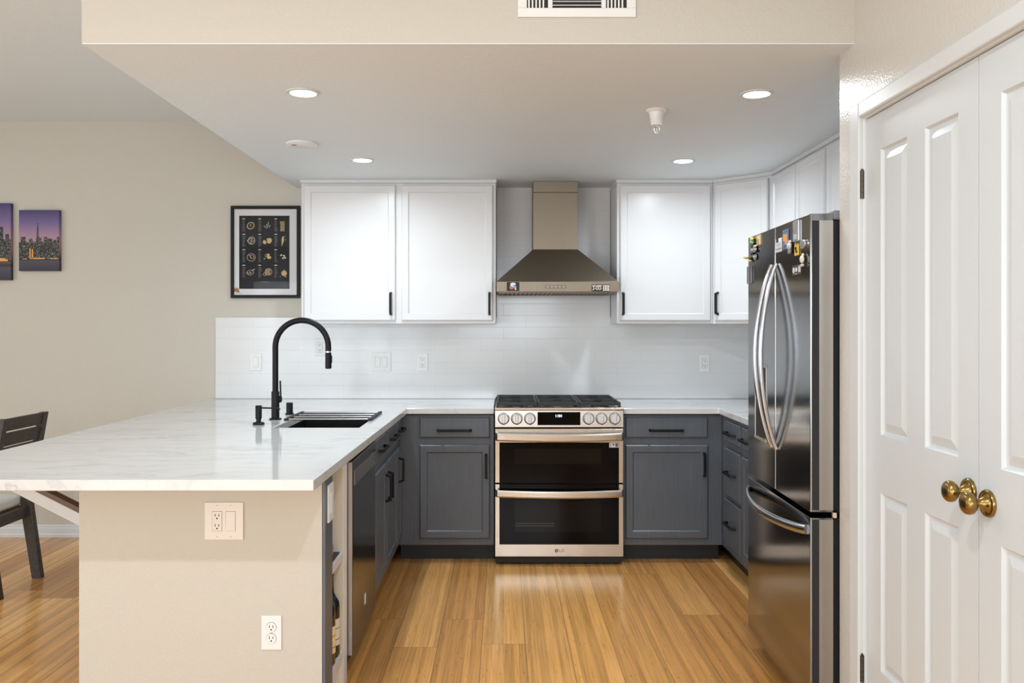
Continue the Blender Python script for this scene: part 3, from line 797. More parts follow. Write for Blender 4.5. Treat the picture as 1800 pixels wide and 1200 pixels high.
V = lambda py: HC - (485 + py / 16.36 - CY) * HY / F
for px in (1145, 1195, 1243, 1290):
    for py in (265, 322, 378): bx(bm, U(px), U(px + 36), HY - .0013, HY - .0009, V(py + 46), V(py))
for a, b in ((840, 870), (875, 940), (960, 985), (990, 1050), (1055, 1110)): bx(bm, U(a), U(b), HY - .0013, HY - .0009, V(292), V(268))
obj('sticker_print', bm, M['label_cream'], st)
bm = text_front('3', .036, U(866), HY - .0012, V(352)); b2 = text_front('00', .034, U(1012), HY - .0012, V(352))
me = bpy.data.meshes.new('x'); b2.to_mesh(me); b2.free(); bm.from_mesh(me); bpy.data.meshes.remove(me)
for px in (922, 1104): lathe(bm, [(0, 0), (.0022, 0), (.0022, -.0004), (0, -.0004)], 10, (U(px), HY - .0009, V(352)), 'Y')
obj('sticker_figures', bm, M['label_cream'], st)

# ------------------------------------------------------------------ refrigerator
FR = -math.atan(.0241)
t = thing('refrigerator', 'black stainless french door refrigerator with curved chrome handles', 'refrigerator', (1.058, 2.942, 0), FR)
W, HT = .828, 1.797
lb = lambda n, m, x0, x1, y0, y1, z0, z1, p=t, bv=0.0: box1(n, m, x0, x1, y0, y1, z0, z1, p, bv, world=False)
lb('body', M['toe'], .098, .80, .008, W - .004, .04, 1.775)
lb('base_grille', M['rubber'], .06, .098, .02, W - .02, .015, .075)
for yy in (.1, W - .1):
    for xx in (.12, .72):
        bm = new(); lathe(bm, [(0, 0), (.02, 0), (.02, .039), (0, .039)], 12, (xx, yy, 0)); obj('foot', bm, M['rubber'], t, world=False)
def fdoor(name, y0, y1, z0, z1):
    bm = new(); n = 6; ra, r = (.005, .016) if name == 'freezer_drawer' or y1 > .5 else (.005, .008)
    pts = [(.078, y0)] + [(ra - ra * math.sin(PI / 2 * k / n), y0 + ra - ra * math.cos(PI / 2 * k / n)) for k in range(n + 1)]
    pts += [(r - r * math.cos(PI / 2 * k / n), y1 - r + r * math.sin(PI / 2 * k / n)) for k in range(n + 1)] + [(.078, y1)]
    hexa(bm, [(x, y, z0) for x, y in pts], [(x, y, z1) for x, y in pts])
    return obj(name, bm, M['black_steel'], t, .0015, world=False)
dn = fdoor('door', 0, .4115, .768, HT); df = fdoor('door', .4165, W, .768, HT)
fz = fdoor('freezer_drawer', 0, W, .085, .748)
for d, z0, z1 in ((dn, .775, HT - .024), (fz, .092, .742)):
    lb('door_edge', M['side_steel'], .030, .0775, -.0016, -.0002, z0, z1, d)
    lb('edge_reflection', M['rubber'], .0065, .030, -.0013, -.0002, z0, z1, d)  # dark reflection along the door edge, put in as a black strip
    lb('gasket', M['rubber'], .0785, .0975, .012, .40, z0, z1, d)
lb('gasket', M['rubber'], .0785, .0975, .42, W - .012, .775, HT - .03, df)
lb('hinge_cover', M['grey_plate'], .079, .16, .004, .085, HT - .021, HT + .012, t, .005)
lb('hinge_cover', M['grey_plate'], .079, .16, W - .085, W - .012, HT - .021, HT + .012, t, .005)
bm = new(); lathe(bm, [(0, 0), (.012, 0), (.012, .018), (0, .018)], 12, (.088, .006, .749)); obj('hinge_pin', bm, M['chrome'], t, world=False)
def bow(parent, yc, lean):
    bm = new(); n = 28; pts = []; rw = []; rh = []
    for k in range(n + 1):
        u = k / n; s = math.sin(PI * u)
        pts.append((-.004 - .064 * s ** .8, yc + lean * s, .93 + u * (1.652 - .93))); rw.append(.008 + .004 * s); rh.append(.0085 + .002 * s)
    sweep(bm, pts, rw, rh, up=(1, 0, 0), n=12)
    return obj('handle', bm, M['handle_steel'], parent, smooth=True, world=False)
bow(dn, .4115 - .028, -.008); bow(df, .4165 + .028, .008)
bm = new(); n = 24; pts = []
for k in range(n + 1):
    u = k / n; s = math.sin(PI * u) ** .7
    pts.append((-.003 - .062 * s, .035 + u * (W - .07), .70 - .012 * s))
sweep(bm, pts, .009, .017, n=12); obj('handle', bm, M['handle_steel'], fz, smooth=True, world=False)
# dispenser on the far door
y0, y1, z0, z1 = .525, .70, .935, 1.25
bm = new()
bx(bm, -.003, .0, y0, y0 + .012, z0, z1); bx(bm, -.003, .0, y1 - .012, y1, z0, z1); bx(bm, -.003, 0, y0, y1, z1 - .012, z1); bx(bm, -.006, 0, y0, y1, z0, z0 + .012)
dp = obj('dispenser', bm, M['side_steel'], df, .001, world=False)
lb('dispenser_recess', M['slot'], -.0015, -.0003, y0 + .012, y1 - .012, z0 + .012, z1 - .012, dp)
lb('dispenser_lever', M['rubber'], -.012, -.0016, .59, .635, 1.08, 1.17, dp, .003)

# fridge magnets: things of their own on the door surface
def fpt(px, py):
    D = (1.058 - .0241 * 2.942) / ((px - CX) / F - .0241)
    return D, HC - (py - CY) * D / F
GM = 'magnets on the refrigerator doors'
def magnet_root(name, label, px0, px1, py0, py1, cat='magnet'):
    """returns root and half sizes; local x out of the door is -x, local y along the door"""
    pc, qc = (px0 + px1) / 2, (py0 + py1) / 2
    D, z = fpt(pc, qc); Da = fpt(px0, qc)[0]; Db = fpt(px1, qc)[0]
    hz = (py1 - py0) * D / F / 2
    X = 1.058 + .0241 * (D - 2.942)
    return thing(name, label, cat, (X - .0006, D, z), FR, GM), abs(Da - Db) / 2, hz
def lathe_flat(bm, cy, cz, ry, rz, x0, x1, n=18):
    b = new(); lathe(b, [(0, x0), (1, x0), (1, x1), (0, x1)], n, (0, 0, 0), 'X')
    b.transform(Matrix.Translation((0, cy, cz)) @ Matrix.Diagonal((1, ry, rz, 1)))
    me = bpy.data.meshes.new('x'); b.to_mesh(me); b.free(); bm.from_mesh(me); bpy.data.meshes.remove(me)
def col(n, c, r=.4): 
    if n not in M: M[n] = mat(n, c, r)
    return M[n]
yel = col('yellow enamel', (.80, .50, .05)); grn = col('green enamel', (.10, .28, .13)); blu = col('blue print', (.10, .19, .36)); org = col('orange print', (.80, .36, .07))
pink = col('dusty pink resin', (.42, .30, .30)); navy = col('dark blue resin', (.05, .07, .11)); tan = col('tan resin', (.50, .33, .15)); ivory = col('ivory resin', (.70, .66, .55)); lgrey = col('pale grey resin', (.55, .56, .57)); mgrey = col('mid grey resin', (.25, .25, .26))

def rect_magnet(label, p, base, th, extras=()):
    t, hy, hz = magnet_root('magnet', label, *p)
    bm = new(); bx(bm, -th, 0, -hy, hy, -hz, hz); o = obj('plate', bm, base, t, .001, world=False)
    for (nm, m, shape, a, b, c, d) in extras:
        bm = new()
        if shape == 'box': bx(bm, -th - .0012, -th - .0001, a * hy, b * hy, c * hz, d * hz)
        else: lathe_flat(bm, a * hy, b * hz, c * hy, d * hz, -th - .0016, -th - .0001)
        obj(nm, bm, m, o, world=False)
def figure_magnet(label, p, blobs):
    t, hy, hz = magnet_root('magnet', label, *p)
    for nm, m, cy, cz, ry, rz, th in blobs:
        bm = new(); bmesh.ops.create_icosphere(bm, subdivisions=2, radius=1)
        bm.transform(Matrix.Translation((-th, cy * hy, cz * hz)) @ Matrix.Diagonal((th * .98, ry * hy, rz * hz, 1)))
        obj(nm, bm, m, t, smooth=True, world=False)
figure_magnet('yellow and green figure magnet at the top of the far door', (1321, 1328, 417, 435), [('head', yel, 0, .6, .7, .4, .007), ('torso', grn, .1, -.2, .9, .5, .008), ('legs', navy, 0, -.75, .7, .3, .006)])
rect_magnet('yellow card magnet on the far refrigerator door', (1331.5, 1337.5, 413, 431), col('straw card', (.66, .50, .22)), .004, [('card_print', tan, 'box', -.4, .5, -.6, .5), ('card_patch', ivory, 'disc', -.1, .4, .4, .25)])
figure_magnet('dusty pink figure magnet below the yellow card', (1326.5, 1332.5, 430, 444), [('head', pink, 0, .5, .8, .5, .006), ('torso', mgrey, 0, -.4, 1, .6, .007)])
figure_magnet('dark blue and tan figure magnet below the green one', (1320.5, 1327, 436, 448.5), [('head', tan, -.2, .4, .6, .5, .006), ('torso', navy, .1, -.4, .9, .6, .007)])
figure_magnet('round grey magnet lowest on the right of the far door cluster', (1326, 1332, 446, 457), [('disc', mgrey, 0, 0, 1, 1, .004), ('centre', lgrey, 0, .1, .5, .5, .006)])
figure_magnet('black and yellow figure magnet lowest in the far door cluster', (1320, 1326, 450, 461), [('torso', M['black'], 0, .2, .8, .7, .006), ('wing', yel, .2, -.5, .6, .4, .007)])
figure_magnet('small golden animal magnet by the far edge of the refrigerator', (1316, 1320, 450, 456), [('body', tan, 0, 0, 1, .7, .012), ('head', yel, .5, .4, .5, .5, .014)])
rect_magnet('grey plastic pad stuck high on the far door', (1316, 1322.5, 468, 498), M['grey_plate'], .008, [('rim', M['slot'], 'box', -.98, -.7, -.95, .95)])
rect_magnet('white photo held with black clip beside the door gap', (1364.5, 1375, 419, 443), M['plastic'], .002, [('clip', M['black'], 'box', .1, .7, .45, 1.0), ('photo_print', lgrey, 'box', -.75, .75, -.1, .4), ('stripe', mgrey, 'box', -.9, .9, -.6, -.45)])
rect_magnet('blue and orange postcard magnet on the near door', (1377.5, 1387.5, 404, 438), blu, .004, [('picture', org, 'box', -.75, .75, -.55, .55), ('shade', blu, 'disc', .45, -.45, .5, .35)])
figure_magnet('pale grey figurine magnet between postcard and yellow square', (1388.5, 1394.5, 422, 446), [('head', lgrey, 0, .7, .7, .3, .006), ('torso', lgrey, 0, .1, 1, .55, .008), ('legs', mgrey, 0, -.65, .7, .4, .007)])
rect_magnet('tall silver bottle opener magnet near the door top', (1396.5, 1406, 388, 424), M['silver'], .006, [('slot_line', lgrey, 'box', -.5, .5, -.8, -.3)])
rect_magnet('yellow magnet with black marks under the silver strip', (1398.5, 1405.5, 429, 449), yel, .004, [('mark', M['black'], 'disc', .25, .25, .35, .3), ('mark', M['black'], 'disc', -.1, -.3, .35, .25)])
t, hy, hz = magnet_root('magnet', 'round silver magnet by the near edge of the refrigerator', 1409.5, 1418.5, 421, 437)
bm = new(); lathe_flat(bm, 0, 0, hy, hz, -.008, 0, 24); o = obj('rim', bm, M['silver'], t, .001, world=False)
bm = new(); lathe_flat(bm, 0, 0, hy * .7, hz * .7, -.0088, -.0081, 24); lathe_flat(bm, hy * .1, 0, hy * .3, hz * .3, -.0095, -.0089, 16); obj('face', bm, mgrey, o, world=False)
figure_magnet('ivory bottle shaped magnet under the round silver one', (1411.5, 1417, 445, 469), [('neck', ivory, 0, .75, .5, .28, .005), ('belly', ivory, 0, .1, 1, .6, .008), ('base', lgrey, 0, -.75, .9, .25, .007)])
rect_magnet('dark card with three white shapes lowest on the near door', (1393, 1409, 465.5, 483), col('dark card', (.045, .045, .048), .3), .001, [('shape', M['white_ink'], 'disc', .6, 0, .22, .6), ('shape', M['white_ink'], 'disc', .02, .05, .2, .45), ('shape', ivory, 'box', -.85, -.45, -.55, .7), ('caption', M['white_ink'], 'box', -.2, .4, -.8, -.7)])

# ------------------------------------------------------------------ outlets and switches (facing -Y)
def plate(name, label, cat, x0, x1, z0, z1, y, gangs, m=None, group=None, duplex=False):
    m = m or M['plastic']
    t = thing(name, label, cat, ((x0 + x1) / 2, y, z0), 0, group)
    bm = new(); bx(bm, x0, x1, y - .006, y - .0004, z0, z1); obj('faceplate', bm, m, t, .002)
    n = len(gangs); cz = (z0 + z1) / 2
    for k, gk in enumerate(gangs):
        cx = (x0 + x1) / 2 + (k - (n - 1) / 2) * .047
        s = min(1.0, (z1 - z0) / .114)
        hw, hh = .0165 * s, .0335 * s
        if gk == 'rocker':
            fr = box1('rocker_surround', M['slot'], cx - hw - .0008, cx + hw + .0008, y - .0062, y - .006, cz - hh - .0008, cz + hh + .0008, t)
            bm = new(); hexa(bm, [(cx - hw, y - .0085, cz - hh), (cx + hw, y - .0085, cz - hh), (cx + hw, y - .0063, cz - hh), (cx - hw, y - .0063, cz - hh)],
                             [(cx - hw, y - .0072, cz + hh), (cx + hw, y - .0072, cz + hh), (cx + hw, y - .0063, cz + hh), (cx - hw, y - .0063, cz + hh)])
            obj('rocker', bm, m, t, .0006)
        else:
            if not duplex:
                box1('receptacle_gap', M['slot'], cx - hw - .0008, cx + hw + .0008, y - .0062, y - .006, cz - hh - .0008, cz + hh + .0008, t)
                rb = box1('receptacle', m, cx - hw, cx + hw, y - .0078, y - .0063, cz - hh, cz + hh, t, .0006)
                rbs = [(rb, cz + .0175 * s), (rb, cz - .0175 * s)]; yy = y - .0079
            else:
                rbs = []
                for zz in (cz + .0195 * s, cz - .0195 * s):
                    bm = new(); lathe(bm, [(0, 0), (.0182 * s, 0), (.0182 * s, -.0003), (0, -.0003)], 26, (cx, y - .006, zz), 'Y')
                    obj('receptacle_gap', bm, M['slot'], t)
                    bm = new(); lathe(bm, [(0, 0), (.0172 * s, 0), (.0172 * s, -.0018), (0, -.0018)], 26, (cx, y - .0063, zz), 'Y')
                    rbs.append((obj('receptacle', bm, m, t), zz))
                yy = y - .0082
            for rb, zz in rbs:
                bm = new()
                bx(bm, cx - .0075 * s, cx - .0052 * s, yy - .0004, yy, zz - .001 * s, zz + .0085 * s); bx(bm, cx + .0052 * s, cx + .0075 * s, yy - .0004, yy, zz - .001 * s, zz + .0075 * s)
                lathe(bm, [(0, 0), (.0028 * s, 0), (.0028 * s, -.0004), (0, -.0004)], 12, (cx, yy, zz - .0075 * s), 'Y')
                obj('slots', bm, M['slot'], rb)
    sc = new()
    for k in range(n):
        cx = (x0 + x1) / 2 + (k - (n - 1) / 2) * .047
        for zz in ((z0 + .011, z1 - .011) if not duplex else (cz,)):
            bx(sc, cx - .0035, cx + .0035, y - .0064, y - .006, zz - .0006, zz + .0006)
    obj('screws', sc, mat('screw slot', (.25, .25, .25), .5), t)
    return t
def px_plate(name, label, cat, a, b, c, d, D, gangs, **k):
    x0, z1 = at(a, c, D); x1, z0 = at(b, d, D); return plate(name, label, cat, x0, x1, z0, z1, D, gangs, **k)
px_plate('light_switch', 'single white rocker switch on the backsplash left of the faucet', 'switch', 440, 460, 621, 651, YT, ['rocker'])
px_plate('light_switch', 'double white rocker switch on the backsplash under the left upper cabinet', 'switch', 653, 687.5, 619, 653, YT, ['rocker', 'rocker'])
px_plate('wall_outlet', 'white outlet on the backsplash right of the double switch', 'outlet', 733.5, 752, 621, 652, YT, ['outlet'])
px_plate('wall_outlet', 'white outlet on the backsplash near the refrigerator', 'outlet', 1229.5, 1247, 623, 653, YT, ['outlet'])
px_plate('wall_outlet', 'white outlet on the backsplash inside the faucet arc', 'outlet', 553, 572, 595, 626, YT, ['outlet'])
px_plate('wall_outlet', 'almond outlet and blank switch plate on the half wall under the counter', 'outlet', 360.5, 428.5, 882, 948, PY0, ['outlet', 'rocker'], m=M['almond'])
px_plate('wall_outlet', 'white duplex outlet low on the half wall', 'outlet', 460, 495.5, 1081, 1141, PY0, ['outlet'], duplex=True)
# white box on the grey end of the half wall
t = thing('wall_outlet', 'white outlet box on the grey end of the half wall', 'outlet', (PX1, 3.045, .71))
box1('faceplate', M['plastic'], PX1 + .0005, PX1 + .008, 3.005, 3.088, .715, .848, t, .002)
box1('receptacle', M['plastic'], PX1 + .0082, PX1 + .011, 3.03, 3.063, .745, .815, t, .001)

# ------------------------------------------------------------------ ceiling fittings
GL = 'recessed ceiling lights'
def downlight(label, px, py, r):
    D = (ZC - HC) * F / (CY - py); X = (px - CX) * D / F
    t = thing('recessed_light', label, 'ceiling light', (X, D, ZC), 0, GL)
    bm = new(); lathe(bm, [(r * .98, 0), (r * 1.28, 0), (r * 1.26, -.004), (r, -.006), (r * .98, -.004)], 36, (X, D, ZC - .0005), closed=True); obj('trim_ring', bm, M['trim'], t, smooth=True)
    bm = new(); lathe(bm, [(0, 0), (r * .975, 0), (r * .975, -.003), (0, -.003)], 36, (X, D, ZC - .0006)); obj('lens', bm, M['lens'], t)
    l = bpy.data.lights.new('downlight', 'AREA'); l.shape = 'DISK'; l.size = r * 1.8; l.energy = 7.0; l.spread = math.radians(168); l.color = (.83, .925, 1)
    o = bpy.data.objects.new('downlight', l); C.objects.link(o); o.parent = t; o.location = (0, 0, -.008)
downlight('lit recessed ceiling light at front left', 533, 162, .052)
downlight('lit recessed ceiling light at front right', 1330, 164, .052)
downlight('lit recessed ceiling light at rear left, above the left upper cabinet', 637, 280.5, .052)
downlight('lit recessed ceiling light at rear right, above the right upper cabinet', 1201, 282, .052)
# sprinkler
D = 3.655; X = (1154 - CX) * D / F
t = thing('fire_sprinkler', 'white fire sprinkler hanging from the kitchen ceiling', 'sprinkler', (X, D, ZC))
bm = new(); lathe(bm, [(0, 0), (.045, 0), (.045, -.003), (.032, -.012), (.024, -.062), (.021, -.066), (0, -.066)], 28, (X, D, ZC - .0005)); obj('escutcheon', bm, M['plastic'], t, smooth=True)
bm = new(); lathe(bm, [(0, 0), (.011, 0), (.011, -.008), (.005, -.012), (.005, -.03), (0, -.03)], 16, (X, D, ZC - .067))
for s in (-1, 1): sweep(bm, [(X + s * .010, D, ZC - .073), (X + s * .012, D, ZC - .086), (X + s * .003, D, ZC - .1)], .002, .002, up=(0, 1, 0), n=8)
obj('frame', bm, M['silver'], t)
bm = new(); lathe(bm, [(0, 0), (.004, 0), (.004, -.002), (0, -.002)], 12, (X, D, ZC - .1))
for k in range(10):
    a = k * 2 * PI / 10; sweep(bm, [(X, D, ZC - .101), (X + .013 * math.cos(a), D + .013 * math.sin(a), ZC - .103)], .0016, .0008, n=6)
obj('deflector', bm, M['silver'], t)
D = 4.32; X = (531 - CX) * D / F
t = thing('ceiling_plate', 'flat round white cover on the kitchen ceiling left of the lights', 'cover plate', (X, D, ZC))
bm = new(); lathe(bm, [(0, 0), (.078, 0), (.078, -.006), (.07, -.012), (0, -.013)], 40, (X, D, ZC - .0005)); obj('disc', bm, M['plastic'], t, smooth=True)
bm = new(); lathe(bm, [(0, 0), (.014, 0), (.012, -.002), (0, -.002)], 16, (X - .035, D - .02, ZC - .0125)); obj('sensor_dot', bm, mgrey, t)
# vent register on the soffit face
YS = 2.802
t = thing('air_vent', 'white air vent register on the soffit face above the kitchen', 'vent', (.24, YS, 2.42))
vx0, vx1, vz0, vz1 = .047, .434, 2.421, 2.625
bm = new()
hexa_in = (.030, .030)
ix0, ix1, iz0, iz1 = vx0 + .03, vx1 - .03, vz0 + .03, vz1 - .03
gridy = [(vx0, vx1, vz0, iz0), (vx0, vx1, iz1, vz1), (vx0, ix0, iz0, iz1), (ix1, vx1, iz0, iz1), (.146, .161, iz0, iz1), (.321, .336, iz0, iz1)]
for a, b, c, d in gridy: bx(bm, a, b, YS - .008, YS - .0005, c, d)
obj('frame', bm, M['plastic'], t, .002)
box1('backing', M['slot'], ix0 - .005, ix1 + .005, YS - .0008, YS - .0003, iz0 - .005, iz1 + .005, t)
k = 0
z = iz0 + .007
while z < iz1 - .004:
    bm = new(); hexa(bm, [(.161, YS - .007, z), (.321, YS - .007, z), (.321, YS - .0065, z + .0015), (.161, YS - .0065, z + .0015)], [(.161, YS - .002, z + .004), (.321, YS - .002, z + .004), (.321, YS - .0015, z + .0055), (.161, YS - .0015, z + .0055)]); obj('slat', bm, M['plastic'], t); z += .0125
for x0 in (ix0, .336):
    for k in range(6):
        xx = x0 + .004 + k * .0118
        if xx + .006 > (.146 if x0 < .2 else ix1): break
        bm = new(); bx(bm, xx, xx + .005, YS - .007, YS - .0015, iz0, iz1); obj('slat', bm, M['plastic'], t)

# ------------------------------------------------------------------ pictures on the back wall
# framed print
fx0, fx1, fz0, fz1 = -1.822, -1.360, 1.598, 2.214
yw = YB - .0006
t = thing('framed_poster', 'black framed poster of twelve gold food drawings beside the upper cabinet', 'poster', ((fx0 + fx1) / 2, yw, fz0))
bm = new(); fw = .021; yf = yw - .025
for a, b, c, d in ((fx0, fx1, fz0, fz0 + fw), (fx0, fx1, fz1 - fw, fz1), (fx0, fx0 + fw, fz0 + fw, fz1 - fw), (fx1 - fw, fx1, fz0 + fw, fz1 - fw)): bx(bm, a, b, yf, yw, c, d)
obj('frame', bm, M['black'], t, .002)
box1('mat_board', M['mat_board'], fx0 + fw, fx1 - fw, yw - .012, yw - .001, fz0 + fw, fz1 - fw, t)
S = 5.70 / F / 6.665   # crop pixel of the poster view -> metres
PX = lambda px: at(400 + px / 6.665, 0, 5.705)[0]
PZ = lambda py: at(0, 350 + py / 6.665, 5.705)[1]
pr = box1('print', M['print_black'], PX(135), PX(725), yw - .0128, yw - .0121, PZ(1050), PZ(193), t)
yi = yw - .0131
def ell(bm, px, py, rx, ry, rot=0, ring=0):
    n = 20; cx, cz = PX(px), PZ(py); k = 5.705 / F / 6.665
    def P(sc, a):
        x, z = math.cos(a) * rx * sc * k, math.sin(a) * ry * sc * k
        c, s = math.cos(rot), math.sin(rot); return (cx + x * c - z * s, yi, cz + x * s + z * c)
    o = [bm.verts.new(P(1, 2 * PI * i / n)) for i in range(n)]
    if ring:
        q = [bm.verts.new(P(1 - ring, 2 * PI * i / n)) for i in range(n)]
        for i in range(n): bm.faces.new((o[i], o[(i + 1) % n], q[(i + 1) % n], q[i]))
    else: bm.faces.new(o)
def stroke(bm, pts, wd=4):
    k = 5.705 / F / 6.665
    for (a, b), (c, d) in zip(pts, pts[1:]):
        p, q = Vector((PX(a), yi, PZ(b))), Vector((PX(c), yi, PZ(d))); dr_ = q - p
        nrm = Vector((-dr_.z, 0, dr_.x)).normalized() * wd * k / 2
        bm.faces.new([bm.verts.new(v) for v in (p + nrm, q + nrm, q - nrm, p - nrm)])
gold = new(); pale = new()
ell(gold, 270, 310, 46, 40, .6, .2); ell(gold, 268, 305, 9, 14, 0, .4)
for p in ([(425, 310), (445, 335)], [(452, 320), (462, 290)], [(470, 320), (480, 262)], [(485, 330), (500, 300)], [(455, 345), (470, 320)]): stroke(pale, p, 4)
for dx in (0, 12, 25, 38): stroke(gold, [(622 + dx, 375), (624 + dx, 300), (618 + dx * 1.15, 258)], 7)
ell(pale, 280, 485, 42, 45, 0, .1); ell(pale, 268, 470, 16, 14, .4, .25); ell(gold, 295, 490, 15, 13, 0, .3); ell(pale, 272, 508, 13, 12, 0, .3); ell(gold, 290, 455, 12, 10, 0, .3); stroke(pale, [(230, 480), (250, 515)], 6)
ell(gold, 433, 503, 20, 24, .5); ell(gold, 490, 487, 26, 34, -.5); ell(gold, 470, 470, 12, 14, 0)
ell(gold, 646, 478, 14, 46, -.12); stroke(gold, [(640, 515), (636, 545)], 8); stroke(pale, [(668, 435), (672, 440)], 6); stroke(pale, [(675, 478), (684, 470)], 4)
ell(pale, 276, 680, 50, 46, 0, .07); ell(gold, 285, 675, 26, 20, -.8, .2); stroke(pale, [(250, 650), (280, 690)], 4)
ell(gold, 465, 655, 30, 16, .2); ell(gold, 485, 682, 26, 17, -.1); ell(gold, 447, 660, 14, 16, 0); stroke(pale, [(422, 703), (442, 692)], 6)
for p, r in (((628, 655), .5), ((660, 662), -.4), ((650, 690), .3), ((673, 685), -.6)): ell(pale, *p, 13, 9, r)
ell(pale, 265, 858, 40, 30, .2, .1); ell(gold, 265, 860, 14, 12, 0, .4); stroke(pale, [(290, 830), (320, 818)], 6); stroke(pale, [(225, 850), (245, 880)], 4)
ell(pale, 478, 850, 42, 40, 0, .09)
for dx in (-24, -10, 4, 18): stroke(gold, [(478 + dx, 820), (474 + dx, 882)], 7)
ell(gold, 436, 878, 18, 18, 0, .3)
ell(gold, 662, 868, 33, 32); stroke(gold, [(660, 838), (668, 825)], 7); stroke(pale, [(612, 903), (620, 906)], 6); ell(pale, 680, 907, 8, 5)
for b, m_, nm in ((gold, M['gold_ink'], 'gold_drawings'), (pale, M['pale_ink'], 'pale_drawings')): obj(nm, b, m_, pr)
txt = new(); hd = new()
for cxp in (173, 360, 548):
    for cyp in (230, 410, 591, 773):
        stroke(hd, [(cxp, cyp), (cxp + 32, cyp)], 8)
        for k in range(12): stroke(txt, [(cxp, cyp + 22 + k * 11), (cxp + random.uniform(22, 42), cyp + 22 + k * 11)], 4)
stroke(txt, [(400, 967), (480, 967)], 8)
obj('small_print', txt, M['grey_ink'], pr); obj('headings', hd, M['white_ink'], pr)
fl_ = new(); yi = yw - .0125
for a in (-.3, .5, 1.3, 2.3, 3.2):
    ell(fl_, 100 + 20 * math.cos(a), 1072 - 20 * math.sin(a), 20, 12, a)
    yi -= .0003
o = obj('pressed_flower', fl_, col('dried petal', (.36, .14, .04)), t); o['label'] = 'dried orange flower tucked in the frame corner'
fs = new(); stroke(fs, [(108, 1080), (135, 1098), (172, 1112)], 3); stroke(fs, [(112, 1085), (106, 1110)], 3); obj('flower_stem', fs, M['slot'], o)
g = bpy.data.materials.new('picture glass'); g.use_nodes = True; nt_ = g.node_tree; nt_.nodes.clear()
a_ = nt_.nodes.new('ShaderNodeBsdfTransparent'); b_ = nt_.nodes.new('ShaderNodeBsdfGlossy'); b_.inputs['Roughness'].default_value = .02
f_ = nt_.nodes.new('ShaderNodeFresnel'); f_.inputs[0].default_value = 1.18; m_ = nt_.nodes.new('ShaderNodeMixShader'); o_ = nt_.nodes.new('ShaderNodeOutputMaterial')
nt_.links.new(f_.outputs[0], m_.inputs[0]); nt_.links.new(a_.outputs[0], m_.inputs[1]); nt_.links.new(b_.outputs[0], m_.inputs[2]); nt_.links.new(m_.outputs[0], o_.inputs[0])
box1('glazing', g, fx0 + fw, fx1 - fw, yw - .0165, yw - .0155, fz0 + fw, fz1 - fw, t)

# city canvases
def m_canvas(z0, z1):
    m = mat('printed dusk sky', (.3, .2, .4), .6); n = NT(m)
    c = n.n('ShaderNodeTexCoord'); s = n.n('ShaderNodeSeparateXYZ'); n.l(c.outputs['Generated'], s.inputs[0])
    n.l(n.ramp(s.outputs[2], [(0, (.028, .027, .04)), (.16, (.07, .06, .085)), (.19, (.02, .02, .03)), (.40, (.42, .24, .24)), (.56, (.40, .24, .33)), (.78, (.17, .12, .29)), (1, (.05, .04, .13))]), n.b.inputs['Base Color'])
    return m
M['canvas'] = m_canvas(0, 1)
def m_city():
    m = mat('printed city lights', (.02, .02, .02), .6); n = NT(m)
    c = n.n('ShaderNodeTexCoord'); s = n.n('ShaderNodeSeparateXYZ'); n.l(c.outputs['Object'], s.inputs[0])
    u = n.math('FLOOR', n.math('MULTIPLY', s.outputs[0], 260)); v = n.math('FLOOR', n.math('MULTIPLY', s.outputs[2], 210))
    cb = n.n('ShaderNodeCombineXYZ'); n.l(u, cb.inputs[0]); n.l(v, cb.inputs[1])
    wn = n.n('ShaderNodeTexWhiteNoise', noise_dimensions='2D'); n.l(cb.outputs[0], wn.inputs['Vector'])
    n.l(n.ramp(wn.outputs['Value'], [(.6, (.014, .014, .016)), (.8, (.08, .08, .065)), (1, (.36, .34, .25))]), n.b.inputs['Base Color']); return m
M['city'] = m_city()
def canvas(label, x0, x1, z0, z1, towers, base, lights):
    t = thing('canvas_print', label, 'picture', ((x0 + x1) / 2, YB, z0), 0, 'dusk city canvases on the dining wall')
    y = YB - .03
    cv = box1('canvas', M['canvas'], x0, x1, y, YB - .0006, z0, z1, t, .002)
    W_, H_ = x1 - x0, z1 - z0
    bm = new()
    for ti, (a, b, h, taper) in enumerate(towers):
        yo = .0001 * ti + (.0 if not taper else 0)
        if taper: hexa(bm, [(x0 + a * W_, y - .0022, z0 + base * H_), (x0 + b * W_, y - .0022, z0 + base * H_), (x0 + b * W_, y - .0001, z0 + base * H_), (x0 + a * W_, y - .0001, z0 + base * H_)],
                       [(x0 + (a + b) / 2 * W_ - .0006, y - .0022, z0 + h * H_), (x0 + (a + b) / 2 * W_ + .0006, y - .0022, z0 + h * H_), (x0 + (a + b) / 2 * W_ + .0006, y - .0001, z0 + h * H_), (x0 + (a + b) / 2 * W_ - .0006, y - .0001, z0 + h * H_)])
        else: bx(bm, x0 + a * W_, x0 + b * W_, y - .0003 - yo, y - .0001, z0 + base * H_, z0 + h * H_)
    obj('skyline', bm, M['city'], cv)
    bm = new()
    for a, b, c, d in lights: bx(bm, x0 + a * W_, x0 + b * W_, y - .0030, y - .0024, z0 + c * H_, z0 + d * H_)
    obj('shore_lights', bm, org, cv)
x0, z1 = at(33, 369, 5.69); x1, z0 = at(104, 476, 5.69)
